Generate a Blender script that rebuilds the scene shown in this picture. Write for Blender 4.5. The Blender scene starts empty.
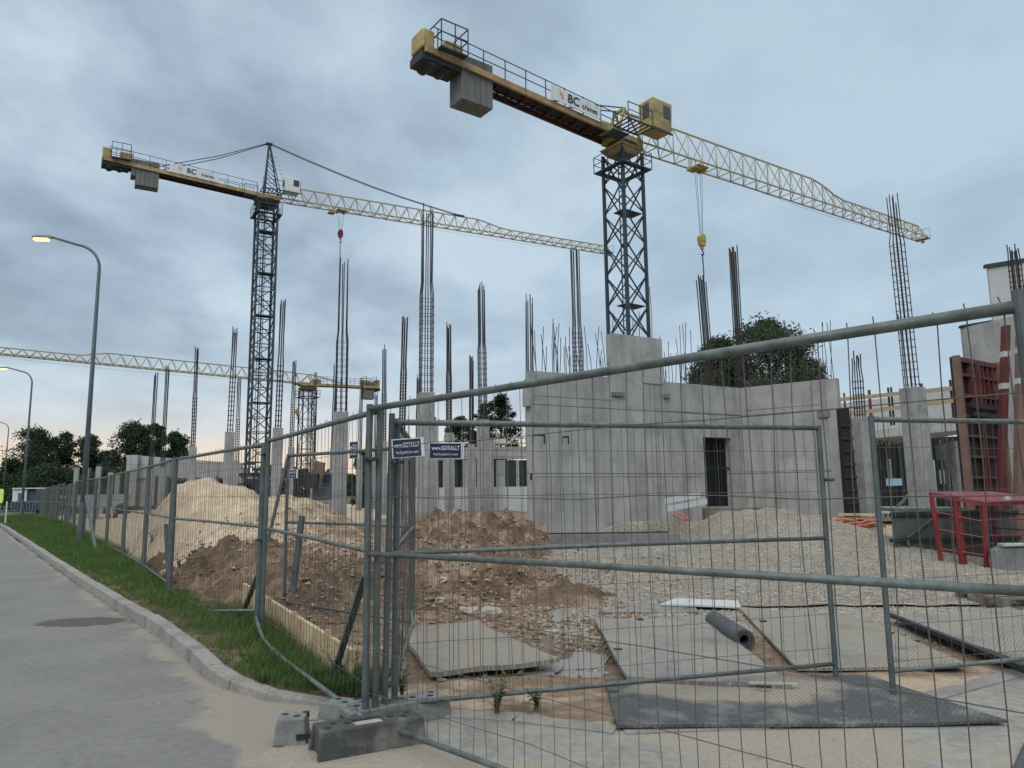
import bpy, math, random
from math import radians, sin, cos, pi, atan2, hypot, exp, sqrt, atan
from mathutils import Vector, Matrix, noise
R = random.Random(11)
scn = bpy.context.scene
COL = scn.collection

# ------------------------------------------------------------------ camera
FPX = 740.0
CAM = Vector((0, 0, 1.5)); TH = atan(106/740); PH = radians(0.7)
cf = Vector((0, cos(TH), sin(TH))); _r0 = Vector((1, 0, 0)); _u0 = Vector((0, -sin(TH), cos(TH)))
cu = _u0*cos(PH) + _r0*sin(PH); cr = _r0*cos(PH) - _u0*sin(PH)
cam_data = bpy.data.cameras.new('camera'); cam = bpy.data.objects.new('camera', cam_data); COL.objects.link(cam)
M = Matrix.Identity(4)
for i in range(3):
    M[i][0] = cr[i]; M[i][1] = cu[i]; M[i][2] = -cf[i]; M[i][3] = CAM[i]
cam.matrix_world = M
cam_data.sensor_width = 36; cam_data.lens = 36*FPX/1024; cam_data.clip_end = 9000; cam_data.clip_start = 0.05
scn.camera = cam

def ray(x, y): return cf*FPX + cr*(x-512) + cu*(384-y)
def at(x, y, Y): d = ray(x, y); return CAM + d*(Y/d.y)
def G(x, y, z=0.0): d = ray(x, y); return CAM + d*((z-CAM.z)/d.z)
def px(p): q = Vector(p)-CAM; k = q.dot(cf); return 512+FPX*q.dot(cr)/k, 384-FPX*q.dot(cu)/k
def nz(x, y, z=0.0, o=4, H=0.9): return noise.fractal(Vector((x, y, z)), H, 2.0, o)

# ------------------------------------------------------------------ object helpers
def tag(o, label=None, cat=None, group=None, kind=None):
    if label: o['label'] = label
    if cat: o['category'] = cat
    if group: o['group'] = group
    if kind: o['kind'] = kind
    return o
def thing(name, label, cat, loc=(0, 0, 0), rz=0.0, group=None):
    o = bpy.data.objects.new(name, None); COL.objects.link(o)
    o.empty_display_size = 0.2; o.location = loc; o.rotation_euler = (0, 0, rz)
    return tag(o, label, cat, group)
def dup(root, loc, rz, label=None, group=None, sc=None):
    r = root.copy(); COL.objects.link(r); r.location = loc
    r.rotation_euler = (root.rotation_euler[0], root.rotation_euler[1], rz)
    if label: r['label'] = label
    if group: r['group'] = group
    if sc: r.scale = sc
    for ch in list(root.children):
        c = ch.copy(); COL.objects.link(c); c.parent = r
        for g in ch.children:
            d = g.copy(); COL.objects.link(d); d.parent = c
    return r

class MB:
    def __init__(s): s.v = []; s.f = []
    def add(s, vs, fs):
        n = len(s.v); s.v += [tuple(p) for p in vs]; s.f += [tuple(i+n for i in f) for f in fs]; return s
    def hexa(s, p):   # 8 corners: bottom 4 ccw, top 4 ccw
        return s.add(p, [(3, 2, 1, 0), (4, 5, 6, 7), (0, 1, 5, 4), (1, 2, 6, 5), (2, 3, 7, 6), (3, 0, 4, 7)])
    def box(s, c, d, rz=0.0):
        cx, cy, cz = c; a, b, h = d[0]/2, d[1]/2, d[2]/2; C, S = cos(rz), sin(rz)
        q = [(-a, -b), (a, -b), (a, b), (-a, b)]
        return s.hexa([(cx+x*C-y*S, cy+x*S+y*C, cz+z) for z in (-h, h) for x, y in q])
    def bx(s, x0, x1, y0, y1, z0, z1): return s.box(((x0+x1)/2, (y0+y1)/2, (z0+z1)/2), (abs(x1-x0), abs(y1-y0), abs(z1-z0)))
    def bar(s, p, q, w, h=None, up=(0, 0, 1)):
        p = Vector(p); q = Vector(q); h = h or w; t = (q-p).normalized(); u = Vector(up)
        if abs(t.dot(u)) > .98: u = Vector((1, 0, 0))
        a = t.cross(u).normalized()*(w/2); b = a.cross(t).normalized()*(h/2)
        return s.hexa([p-a-b, p+a-b, q+a-b, q-a-b, p-a+b, p+a+b, q+a+b, q-a+b])
    def tube(s, pts, r, n=6, cap=True):
        pts = [Vector(p) for p in pts]; m = len(pts); rs = r if isinstance(r, (list, tuple)) else [r]*m
        t0 = (pts[1]-pts[0]).normalized(); u = Vector((0, 0, 1)) if abs(t0.z) < .9 else Vector((1, 0, 0))
        a = t0.cross(u).normalized(); vs = []
        for i, p in enumerate(pts):
            t = (pts[min(i+1, m-1)]-pts[max(i-1, 0)]).normalized()
            a = (a - t*a.dot(t)).normalized(); b = t.cross(a)
            vs += [p + (a*cos(2*pi*k/n)+b*sin(2*pi*k/n))*rs[i] for k in range(n)]
        fs = [(i*n+k, i*n+(k+1) % n, (i+1)*n+(k+1) % n, (i+1)*n+k) for i in range(m-1) for k in range(n)]
        if cap: fs += [tuple(range(n-1, -1, -1)), tuple((m-1)*n+k for k in range(n))]
        return s.add(vs, fs)
    def prism(s, poly, z0, z1):
        n = len(poly); vs = [(x, y, z0) for x, y in poly]+[(x, y, z1) for x, y in poly]
        return s.add(vs, [tuple(range(n-1, -1, -1)), tuple(range(n, 2*n))]+[(i, (i+1) % n, n+(i+1) % n, n+i) for i in range(n)])
    def build(s, name, mat, parent=None, world=False, smooth=False, origin=None, bevel=0, seg=2):
        vs = s.v
        off = Vector((0, 0, 0))
        if parent is not None and world: off = Vector(parent.location)
        if parent is None:
            if origin is None:
                xs = [p[0] for p in vs]; ys = [p[1] for p in vs]; zs = [p[2] for p in vs]
                origin = ((min(xs)+max(xs))/2, (min(ys)+max(ys))/2, min(zs))
            off = Vector(origin)
        if off.length: vs = [(p[0]-off.x, p[1]-off.y, p[2]-off.z) for p in vs]
        me = bpy.data.meshes.new(name); me.from_pydata(vs, [], s.f); me.update()
        me.materials.append(mat)
        if smooth: me.polygons.foreach_set('use_smooth', [True]*len(me.polygons))
        o = bpy.data.objects.new(name, me); COL.objects.link(o)
        if parent is None: o.location = off
        else: o.parent = parent
        if bevel:
            b = o.modifiers.new('bevel', 'BEVEL'); b.width = bevel; b.segments = seg; b.limit_method = 'ANGLE'
        return o

# ------------------------------------------------------------------ materials
def new_mat(name):
    m = bpy.data.materials.new(name); m.use_nodes = True; nt = m.node_tree; nt.nodes.clear()
    out = nt.nodes.new('ShaderNodeOutputMaterial'); b = nt.nodes.new('ShaderNodeBsdfPrincipled')
    nt.links.new(b.outputs[0], out.inputs[0]); return m, nt, b, out
def N(nt, t, **k):
    n = nt.nodes.new(t)
    for a, v in k.items(): setattr(n, a, v)
    return n
def objco(nt, scale=(1, 1, 1)):
    tc = N(nt, 'ShaderNodeTexCoord'); mp = N(nt, 'ShaderNodeMapping'); mp.inputs['Scale'].default_value = scale
    nt.links.new(tc.outputs['Object'], mp.inputs[0]); return mp.outputs[0]
def noi(nt, co, scale, detail=4, rough=.55, dist=0.0):
    n = N(nt, 'ShaderNodeTexNoise'); nt.links.new(co, n.inputs['Vector'])
    n.inputs['Scale'].default_value = scale; n.inputs['Detail'].default_value = detail
    n.inputs['Roughness'].default_value = rough; n.inputs['Distortion'].default_value = dist; return n.outputs['Fac']
def ramp(nt, fac, stops, interp='LINEAR'):
    r = N(nt, 'ShaderNodeValToRGB'); e = r.color_ramp; e.interpolation = interp
    while len(e.elements) > 1: e.elements.remove(e.elements[-1])
    for i, (p, c) in enumerate(stops):
        el = e.elements[0] if i == 0 else e.elements.new(p)
        el.position = p; el.color = (*c, 1) if len(c) == 3 else c
    nt.links.new(fac, r.inputs[0]); return r.outputs[0]
def mix(nt, fac, a, b, mode='MIX'):
    m = N(nt, 'ShaderNodeMix', data_type='RGBA', blend_type=mode)
    for sock, v in ((m.inputs[0], fac), (m.inputs[6], a), (m.inputs[7], b)):
        if isinstance(v, (int, float)): sock.default_value = v
        elif isinstance(v, tuple): sock.default_value = (*v, 1)
        else: nt.links.new(v, sock)
    return m.outputs[2]
def math_(nt, op, a, b=0.0, clamp=False):
    m = N(nt, 'ShaderNodeMath', operation=op); m.use_clamp = clamp
    for sock, v in ((m.inputs[0], a), (m.inputs[1], b)):
        if isinstance(v, (int, float)): sock.default_value = v
        else: nt.links.new(v, sock)
    return m.outputs[0]
def bump(nt, b, h, strength=.4, dist=.02):
    n = N(nt, 'ShaderNodeBump'); n.inputs['Strength'].default_value = strength; n.inputs['Distance'].default_value = dist
    nt.links.new(h, n.inputs['Height']); nt.links.new(n.outputs[0], b.inputs['Normal'])
def g3(v): return (v, v, v)

def simple(name, col, rough=.6, metal=0.0, var=.25, scale=6, dirt=None, dscale=3, bmp=0, bscale=40, spec=None, stretch=(1, 1, 1)):
    """paint / metal / stone: base colour with mottling and optional dirt patches"""
    m, nt, b, out = new_mat(name); co = objco(nt, stretch)
    n1 = noi(nt, co, scale, 5)
    c = ramp(nt, n1, [(.3, tuple(x*(1-var) for x in col)), (.7, tuple(min(1, x*(1+var)) for x in col))])
    if dirt:
        n2 = noi(nt, co, dscale, 6, .65)
        f = ramp(nt, n2, [(.48, g3(0)), (.68, g3(1))]); c = mix(nt, f, c, dirt)
    nt.links.new(c, b.inputs['Base Color'])
    rr = ramp(nt, n1, [(.2, g3(max(0, rough-.12))), (.8, g3(min(1, rough+.12)))]); nt.links.new(rr, b.inputs['Roughness'])
    b.inputs['Metallic'].default_value = metal
    if spec is not None: b.inputs['Specular IOR Level'].default_value = spec
    if bmp: bump(nt, b, noi(nt, co, bscale, 4), bmp, .01)
    return m

def concrete(name, base=.33, tint=(1, 1.0, .98), streak=True, seams=None, blot=.25, scale=1.0):
    m, nt, b, out = new_mat(name); co = objco(nt)
    n1 = noi(nt, co, 1.3*scale, 7, .62, .3)
    c = ramp(nt, n1, [(.28, tuple(base*(1-blot)*t for t in tint)), (.5, tuple(base*t for t in tint)), (.75, tuple(base*(1+blot*.7)*t for t in tint))])
    if streak:
        cs = objco(nt, (2.2, 2.2, .22)); n2 = noi(nt, cs, 1.4, 5, .6)
        f = ramp(nt, n2, [(.46, g3(0)), (.68, g3(.55))]); c = mix(nt, f, c, tuple(base*.55*t for t in (1, .99, .96)))
    n3 = noi(nt, co, 26, 4, .6)
    c = mix(nt, .35, c, ramp(nt, n3, [(.3, g3(.25)), (.7, g3(.75))]), 'OVERLAY')
    if seams:
        sep = N(nt, 'ShaderNodeSeparateXYZ'); nt.links.new(co, sep.inputs[0])
        cmb = N(nt, 'ShaderNodeCombineXYZ'); nt.links.new(sep.outputs[0], cmb.inputs[0]); nt.links.new(sep.outputs[2], cmb.inputs[1])
        br = N(nt, 'ShaderNodeTexBrick'); nt.links.new(cmb.outputs[0], br.inputs['Vector'])
        br.offset = 0; br.inputs['Scale'].default_value = 1; br.inputs['Brick Width'].default_value = seams[0]
        br.inputs['Row Height'].default_value = seams[1]; br.inputs['Mortar Size'].default_value = .016; br.inputs['Mortar Smooth'].default_value = .3
        br.inputs['Color1'].default_value = (1, 1, 1, 1); br.inputs['Color2'].default_value = (.86, .87, .88, 1); br.inputs['Mortar'].default_value = (.36, .35, .33, 1)
        c = mix(nt, 1.0, c, br.outputs['Color'], 'MULTIPLY')
    nt.links.new(c, b.inputs['Base Color']); b.inputs['Roughness'].default_value = .85
    bump(nt, b, noi(nt, co, 30, 6, .65), .35, .008)
    return m

MT = {}
MT['wall'] = concrete('fair_concrete', .325, (1.0, 1.0, .97), True, (2.4, 1.95), .34)
MT['wall2'] = concrete('fair_concrete_plain', .32, (1, 1, .97), True, None, .3)
MT['col'] = concrete('column_concrete', .27, (.99, 1, .99), True, None, .4, 1.6)
MT['farcon'] = concrete('far_concrete', .34, (.98, 1, 1.02), True, (3.0, 1.2), .15)
MT['pale'] = concrete('pale_panel', .42, (.97, 1, 1.02), False, None, .1)
MT['block'] = concrete('block_concrete', .17, (.96, 1, 1), False, None, .35, 3)
MT['kerb'] = concrete('kerb_concrete', .215, (1.04, 1, .93), False, None, .35, 2)
MT['rubber'] = simple('dark_rubber_foot', (.05, .052, .053), .75, 0, .3, 8, (.17, .16, .14), 5, .4, 60)
MT['galv'] = simple('galvanised_tube', (.115, .138, .135), .55, .3, .35, 14, (.075, .085, .08), 6, .3, 45)
MT['galvp'] = simple('galvanised_post', (.085, .108, .112), .6, .3, .35, 7, (.09, .10, .10), 3, .2, 50)
MT['wire'] = simple('weathered_wire', (.095, .097, .09), .7, .3, .4, 12, (.09, .06, .042), 6)
MT['cmast'] = simple('dark_mast_steel', (.035, .055, .068), .6, .2, .3, 2)
MT['cyel'] = simple('crane_yellow_paint', (.36, .27, .09), .5, 0, .2, 1.5, (.17, .13, .065), 1.2)
MT['cyel2'] = simple('faded_yellow_paint', (.38, .31, .15), .5, 0, .2, 1.5, (.22, .18, .10), 1.5)
MT['maroon'] = simple('maroon_beam_tone', (.065, .022, .022), .7, 0, .4, 2, (.03, .015, .015), 3)  # rust-coloured underside and side-lit contrast to the tan beam, put into one colour
MT['tan'] = simple('tan_beam_paint', (.36, .25, .11), .6, 0, .3, 1.5, (.2, .13, .06), 1)
MT['ccw'] = concrete('counterweight_concrete', .15, (.97, 1, .97), True, None, .25)
MT['dark'] = simple('dark_steel', (.025, .03, .033), .6, .3, .3, 4)
MT['white'] = simple('white_sheet', (.62, .64, .65), .5, 0, .08, 2, (.45, .46, .46), 2)
MT['ink'] = simple('black_ink', (.012, .014, .02), .6)
MT['orange'] = simple('orange_ink', (.65, .22, .04), .6)
MT['blue'] = simple('navy_sign', (.006, .012, .045), .4, 0, .15, 6)
MT['ltxt'] = simple('white_lettering', (.62, .66, .70), .5)
MT['rebar'] = simple('rebar_steel', (.036, .033, .033), .8, .2, .4, 3, (.075, .045, .032), 2)
MT['bark'] = simple('bark', (.07, .055, .04), .9, 0, .3, 5, None, 3, .5, 20)
MT['red'] = simple('red_steel_paint', (.19, .013, .017), .5, 0, .3, 4, (.10, .02, .02), 3)
MT['redtop'] = simple('dusty_red_sheet', (.16, .035, .045), .6, 0, .2, 2, (.20, .085, .09), 3)
MT['formred'] = simple('formwork_red', (.10, .02, .016), .75, 0, .35, 3, (.06, .03, .025), 2.5)
MT['formbrown'] = simple('formwork_post', (.15, .085, .065), .75, 0, .3, 3, (.16, .11, .09), 2)
MT['ply'] = simple('formwork_ply', (.012, .009, .009), .8, 0, .3, 3)
MT['wood'] = simple('raw_timber', (.42, .32, .19), .8, 0, .25, 4, (.30, .22, .13), 3, .3, 30, stretch=(1, 8, 8))
MT['board'] = simple('cream_board', (.46, .37, .23), .8, 0, .2, 5, (.28, .21, .12), 4, .3, 30)
MT['wetwood'] = simple('stained_block', (.17, .15, .12), .85, 0, .3, 3, (.10, .08, .06), 2, .4, 30)
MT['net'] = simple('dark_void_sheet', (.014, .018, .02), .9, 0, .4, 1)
MT['skip'] = simple('grey_green_container', (.06, .075, .068), .6, .1, .3, 3, (.10, .095, .075), 3, .3, 20)
MT['pipeo'] = simple('orange_hose', (.38, .12, .07), .6, 0, .2, 3)
MT['roll'] = simple('bitumen_roll', (.055, .065, .075), .7, 0, .3, 8)
MT['poly'] = simple('insulation_board', (.42, .44, .45), .7, 0, .1, 4, (.42, .42, .40), 4)
MT['bluec'] = simple('blue_grey_sheet', (.07, .10, .14), .6, 0, .3, 2)
MT['greenm'] = simple('green_mesh_tarp', (.04, .07, .055), .8, 0, .3, 2)
MT['white2'] = simple('white_cabin', (.52, .56, .60), .5, 0, .08, 2)
MT['fluo'] = simple('fluorescent_yellow', (.55, .80, .05), .4, 0, .05)
MT['bluesign'] = simple('blue_sign_face', (.02, .08, .40), .4)
MT['stone'] = simple('pale_stone', (.36, .33, .28), .9, 0, .25, 9, None, 3, .5, 15)
MT['lintel'] = simple('precast_beam', (.165, .163, .16), .85, 0, .2, 3, (.12, .12, .115), 2, .3, 30)
MT['lamp'] = simple('lamp_post_steel', (.11, .135, .15), .45, .4, .2, 3)

def glass(name, col, rough=.15):
    m, nt, b, out = new_mat(name); b.inputs['Base Color'].default_value = (*col, 1); b.inputs['Roughness'].default_value = rough
    b.inputs['Specular IOR Level'].default_value = .6; return m
MT['glass'] = glass('cab_glass', (.03, .045, .055), .08)
MT['pane'] = glass('window_dark_glass', (.02, .03, .03), .12)
m, nt, b, out = new_mat('lamp_glow'); em = N(nt, 'ShaderNodeEmission'); em.inputs[0].default_value = (1, .62, .24, 1); em.inputs[1].default_value = 2.2
nt.links.new(em.outputs[0], out.inputs[0]); MT['glow'] = m

# leaves
def leafmat(name, a, bcol, c3):
    m, nt, b, out = new_mat(name); co = objco(nt)
    n1 = noi(nt, co, .8, 3); n2 = noi(nt, co, 9, 2)
    c = ramp(nt, n1, [(.3, a), (.6, bcol)]); c = mix(nt, ramp(nt, n2, [(.45, g3(0)), (.7, g3(.8))]), c, c3)
    nt.links.new(c, b.inputs['Base Color']); b.inputs['Roughness'].default_value = .75
    b.inputs['Specular IOR Level'].default_value = .25
    tr = N(nt, 'ShaderNodeBsdfTranslucent'); nt.links.new(c, tr.inputs[0]); mx = N(nt, 'ShaderNodeMixShader'); mx.inputs[0].default_value = .32
    nt.links.new(b.outputs[0], mx.inputs[1]); nt.links.new(tr.outputs[0], mx.inputs[2]); nt.links.new(mx.outputs[0], out.inputs[0]); return m
MT['leaf'] = leafmat('leaf_dark', (.022, .042, .024), (.04, .068, .038), (.065, .095, .05))
MT['leaf2'] = leafmat('leaf_mid', (.045, .07, .042), (.07, .10, .058), (.11, .14, .08))
MT['conif'] = leafmat('leaf_pine', (.012, .022, .014), (.022, .036, .022), (.04, .05, .025))
MT['grass'] = leafmat('grass_blade', (.045, .10, .024), (.075, .15, .038), (.14, .18, .06))
MT['weed'] = leafmat('weed_leaf', (.05, .09, .03), (.09, .13, .05), (.15, .17, .08))

# ground family (uses mesh attributes w1..)
def ground_mat(name, layers, base, bstr=.6, bscale=9, rough=.95, fine=60, ov=.45):
    m, nt, b, out = new_mat(name); co = objco(nt)
    n1 = noi(nt, co, 1.1, 7, .6, .4); n2 = noi(nt, co, bscale, 6, .65)
    c = ramp(nt, n1, [(.3, base[0]), (.5, base[1]), (.72, base[2])])
    c = mix(nt, ov, c, ramp(nt, n2, [(.3, g3(.22)), (.72, g3(.8))]), 'OVERLAY')
    rgh = None
    for att, cols, soft in layers:
        a = N(nt, 'ShaderNodeAttribute', attribute_name=att).outputs['Fac']
        nn = noi(nt, co, soft, 5, .65)
        f = math_(nt, 'ADD', a, math_(nt, 'MULTIPLY', math_(nt, 'SUBTRACT', nn, .5), 1.1))
        f = ramp(nt, f, [(.38, g3(0)), (.62, g3(1))])
        f = math_(nt, 'MULTIPLY', f, math_(nt, 'MULTIPLY', a, 6.0, True))
        lc = ramp(nt, noi(nt, co, fine, 3, .7), [(.36, cols[0]), (.5, cols[1]), (.66, cols[2])])
        c = mix(nt, f, c, lc)
    nt.links.new(c, b.inputs['Base Color']); b.inputs['Roughness'].default_value = rough
    b.inputs['Specular IOR Level'].default_value = .25
    h = math_(nt, 'ADD', noi(nt, co, bscale*1.5, 6, .7), math_(nt, 'MULTIPLY', noi(nt, co, fine, 3, .6), .5))
    bump(nt, b, h, bstr, .04)
    return m
GRAV = [(.12, .105, .085), (.26, .24, .20), (.48, .445, .38)]
SANDC = [(.34, .27, .19), (.41, .33, .235), (.47, .39, .29)]
SOILC = [(.115, .078, .052), (.19, .135, .093), (.29, .22, .16)]
MT['ground'] = ground_mat('site_soil', [('sand', SANDC, 3), ('gravel', GRAV, 5), ('wet', [(.07, .06, .05), (.10, .085, .07), (.14, .12, .10)], 4)], SOILC)
MT['soil'] = ground_mat('clod_soil', [('sand', SANDC, 3)], [(.07, .046, .031), (.17, .115, .077), (.34, .26, .185)], 1.0, 11, ov=.75)
MT['sandh'] = ground_mat('heap_sand', [('soil', SOILC, 2)], [(.38, .29, .20), (.46, .365, .26), (.52, .43, .32)], .6, 5)
MT['gravelh'] = ground_mat('heap_gravel', [('soil', [(.12, .09, .06), (.19, .14, .095), (.26, .2, .14)], 2)], [(.24, .222, .19), (.30, .28, .24), (.37, .35, .30)], 1.0, 24, fine=55, ov=.95)
MT['apron'] = ground_mat('dusty_apron', [('sand', [(.245, .22, .18), (.285, .258, .212), (.33, .30, .25)], 2.2)], [(.20, .20, .185), (.25, .245, .225), (.29, .28, .255)], .3, 12)
MT['asph'] = ground_mat('old_asphalt', [('sand', [(.215, .20, .17), (.25, .23, .195), (.285, .262, .22)], 2.5), ('wet', [(.07, .065, .055), (.09, .08, .07), (.11, .10, .085)], 6)], [(.15, .15, .145), (.172, .172, .166), (.195, .195, .188)], .25, 14, fine=90, ov=.25)
MT['mat'] = ground_mat('tread_plate', [('wet', [(.06, .066, .07), (.085, .092, .098), (.12, .128, .13)], 3), ('sand', [(.25, .225, .18), (.31, .28, .23), (.37, .34, .28)], 2.0)], [(.20, .20, .19), (.27, .268, .252), (.34, .335, .315)], .3, 12)
MT['far'] = simple('far_field', (.07, .085, .045), .95, 0, .35, .02, (.12, .11, .07), .03)
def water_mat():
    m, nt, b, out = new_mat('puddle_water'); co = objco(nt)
    b.inputs['Base Color'].default_value = (.27, .27, .255, 1); b.inputs['Roughness'].default_value = .05; b.inputs['Specular IOR Level'].default_value = .9  # pale base colour stands in for the bright sky reflection
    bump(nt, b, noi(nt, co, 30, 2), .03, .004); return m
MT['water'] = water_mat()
# tread pattern for the mats
def tread(m):
    nt = m.node_tree; b = [n for n in nt.nodes if n.type == 'BSDF_PRINCIPLED'][0]
    co = objco(nt); mp = N(nt, 'ShaderNodeMapping'); mp.inputs['Rotation'].default_value = (0, 0, radians(38)); nt.links.new(co, mp.inputs[0])
    w1 = N(nt, 'ShaderNodeTexWave'); w1.inputs['Scale'].default_value = 10; w1.inputs['Distortion'].default_value = .3; nt.links.new(mp.outputs[0], w1.inputs[0])
    w2 = N(nt, 'ShaderNodeTexWave', bands_direction='Y'); w2.inputs['Scale'].default_value = 10; w2.inputs['Distortion'].default_value = .3; nt.links.new(mp.outputs[0], w2.inputs[0])
    h = math_(nt, 'MAXIMUM', ramp(nt, w1.outputs['Fac'], [(.75, g3(0)), (.9, g3(1))]), ramp(nt, w2.outputs['Fac'], [(.75, g3(0)), (.9, g3(1))]))
    bump(nt, b, h, .8, .012)
    c = b.inputs['Base Color'].links[0].from_socket
    nt.links.new(mix(nt, math_(nt, 'MULTIPLY', h, .3), c, (.06, .064, .066)), b.inputs['Base Color'])
tread(MT['mat'])

def attrs(o, dic):
    for k, vals in dic.items():
        a = o.data.attributes.new(k, 'FLOAT', 'POINT'); a.data.foreach_set('value', vals)
def lerp(a, b, t): return a+(b-a)*t
def sm(a, b, x): t = max(0, min(1, (x-a)/(b-a))); return t*t*(3-2*t)
def dseg(x, y, pts):
    best = 1e9; side = 0
    for (ax, ay), (bx_, by) in zip(pts, pts[1:]):
        dx, dy = bx_-ax, by-ay; t = max(0, min(1, ((x-ax)*dx+(y-ay)*dy)/(dx*dx+dy*dy)))
        d = hypot(x-ax-dx*t, y-ay-dy*t)
        if d < best: best = d; side = dx*(y-ay)-dy*(x-ax)
    return best if side > 0 else -best

# ------------------------------------------------------------------ plan lines
kpx = [(60, 565), (110, 597), (150, 619), (206, 664), (240, 680)]
K = [G(a, b_, .12) for a, b_ in kpx]
kerb_line = [(-47, 65.5), (-23.0, 34.0)] + [(p.x, p.y) for p in K] + [(G(290, 692, .09).x, G(290, 692, .09).y), (G(335, 700, .05).x, G(335, 700, .05).y), (G(368, 706, .03).x, G(368, 706, .03).y)]
print('KERB', [(round(a, 2), round(b_, 2)) for a, b_ in kerb_line])
apron_edge = [(G(a, b_).x, G(a, b_).y) for a, b_ in ((368, 706), (430, 710), (520, 716), (620, 728), (760, 722), (860, 712), (940, 690), (1030, 666))]
# fence nodes along the kerb
FN = [(-.95, 4.95), (-2.62, 7.85), (-5.0, 11.0), (-6.8, 13.9), (-8.7, 16.8), (-10.75, 19.9)]
d_ = Vector((-19.9+10.75, 33.3-19.9)).normalized()
while FN[-1][1] < 78: FN.append((FN[-1][0]+d_.x*3.6, FN[-1][1]+d_.y*3.6))

# ------------------------------------------------------------------ terrain
def blob(x, y, cx, cy, h, sx, sy, rot=0):
    dx, dy = x-cx, y-cy; c, s = cos(rot), sin(rot); u = (dx*c+dy*s)/sx; v = (-dx*s+dy*c)/sy
    return h*exp(-(u*u+v*v))
def fx_(y):
    for (ax, ay), (bx_, by) in zip(FN, FN[1:]):
        if ay <= y <= by: return ax+(bx_-ax)*(y-ay)/(by-ay)
    return -.9
def clipf(x, y, w=1.3): f = fx_(y); return sm(f-.15, f+w, x)
def site_z(x, y):
    z = .22*sm(15, 26, y)*(1-sm(-.5, 2.5, x)) + .03*nz(x*.5, y*.5, 3)
    z += .012*nz(x*3, y*3, 5)
    if y < 10: z *= sm(4.9, 6.5, y)*.7+.3
    if x < -1: z *= clipf(x, y, 1.5)
    z -= .05*exp(-(((x-.55)/1.2)**2+((y-7.3)/.9)**2))
    return z
def sand_h(x, y):
    h = blob(x, y, -7.0, 17.6, 1.74, 1.7, 2.3) + blob(x, y, -4.4, 15.2, 1.35, 1.7, 1.9) + blob(x, y, -9.2, 18.0, .85, 2.0, 2.0) + blob(x, y, -2.6, 13.0, .45, 1.5, 1.5)
    h = min(h, 1.56+.4*(h-1.56)) if h > 1.56 else h
    h *= clipf(x, y, 1.4)
    return h*(1+.10*nz(x*.8, y*.8, 1)) + (.07*nz(x*1.7, y*1.7, 2) + .05*abs(nz(x*2.6, y*2.6, 12)))*min(1, h*3)
def soil1_h(x, y):
    h = blob(x, y, -5.2, 12.8, .54, 1.5, .9) + blob(x, y, -7.2, 14.8, .4, 1.2, .8, .6) + blob(x, y, -3.6, 12.3, .45, 1.0, 1.0) + blob(x, y, -2.7, 10.6, .40, 1.1, 1.2)
    h *= clipf(x, y, .9)
    return h*(1+.35*nz(x*1.3, y*1.3, 4)) + .24*nz(x*2.6, y*2.6, 6, 6, .6)*min(1, h*4)
def soil2_h(x, y):
    h = blob(x, y, -1.6, 15.2, .80, 1.1, 1.5) + blob(x, y, -.1, 16.5, .78, 1.2, 1.6) + blob(x, y, -1.6, 12.0, .45, 1.4, 1.5) + blob(x, y, -.2, 12.2, .35, 1.0, 1.2)
    return h*(1+.3*nz(x*1.2, y*1.2, 14)) + .27*nz(x*2.4, y*2.4, 16, 6, .6)*min(1, h*4)
def soil3_h(x, y):
    h = blob(x, y, .75, 10.6, .22, .6, .6)
    return h*(1+.5*nz(x*2, y*2, 24)) + .13*nz(x*3.4, y*3.4, 26, 6, .65)*min(1, h*4)
def gravel_h(x, y):
    yy = min(0, y-19.5)
    near = (1-sm(4.3, 5.6, x))*sm(13.5, 16.5, y)*(1-sm(20.98, 21.15, y))*.93
    h = .92*exp(-(max(0, abs(x-4.7)-1.8)/2.4)**2 - (yy/6.0)**2) + blob(x, y, 1.6, 15.5, .25, 1.6, 2.2) + blob(x, y, .7, 12.3, .16, .9, 1.1)
    h *= 1-.5*sm(19.8, 22, y)
    if y > 21: h *= sm(1.2, 3.2, x)
    h *= (1-near)
    return h*(1+.12*nz(x*.9, y*.9, 34)) + .03*nz(x*2.5, y*2.5, 36)*min(1, h*4)

def grid(fn, x0, x1, ys, nx, keep=None):
    vs = []; xs = [x0+(x1-x0)*i/nx for i in range(nx+1)]
    for y in ys:
        for x in xs: vs.append((x, y, fn(x, y)))
    w = nx+1; fs = []
    for j in range(len(ys)-1):
        for i in range(nx):
            q = (j*w+i, j*w+i+1, (j+1)*w+i+1, (j+1)*w+i)
            if keep is None or any(keep(*vs[k]) for k in q): fs.append(q)
    return vs, fs
def prune(vs, fs):
    used = sorted({i for f in fs for i in f}); mp = {o: n for n, o in enumerate(used)}
    return [vs[i] for i in used], [tuple(mp[i] for i in f) for f in fs]
def ylist(y0, y1, s0, k):
    ys = [y0]
    while ys[-1] < y1: ys.append(ys[-1]+max(s0, ys[-1]*k))
    return ys

# whole-world ground
gb = MB(); gb.add([(-3500, -300, -.09), (3500, -300, -.09), (3500, 6000, -.09), (-3500, 6000, -.09)], [(0, 1, 2, 3)])
tag(gb.build('ground', MT['far'], origin=(0, 0, 0)), kind='structure')

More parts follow.
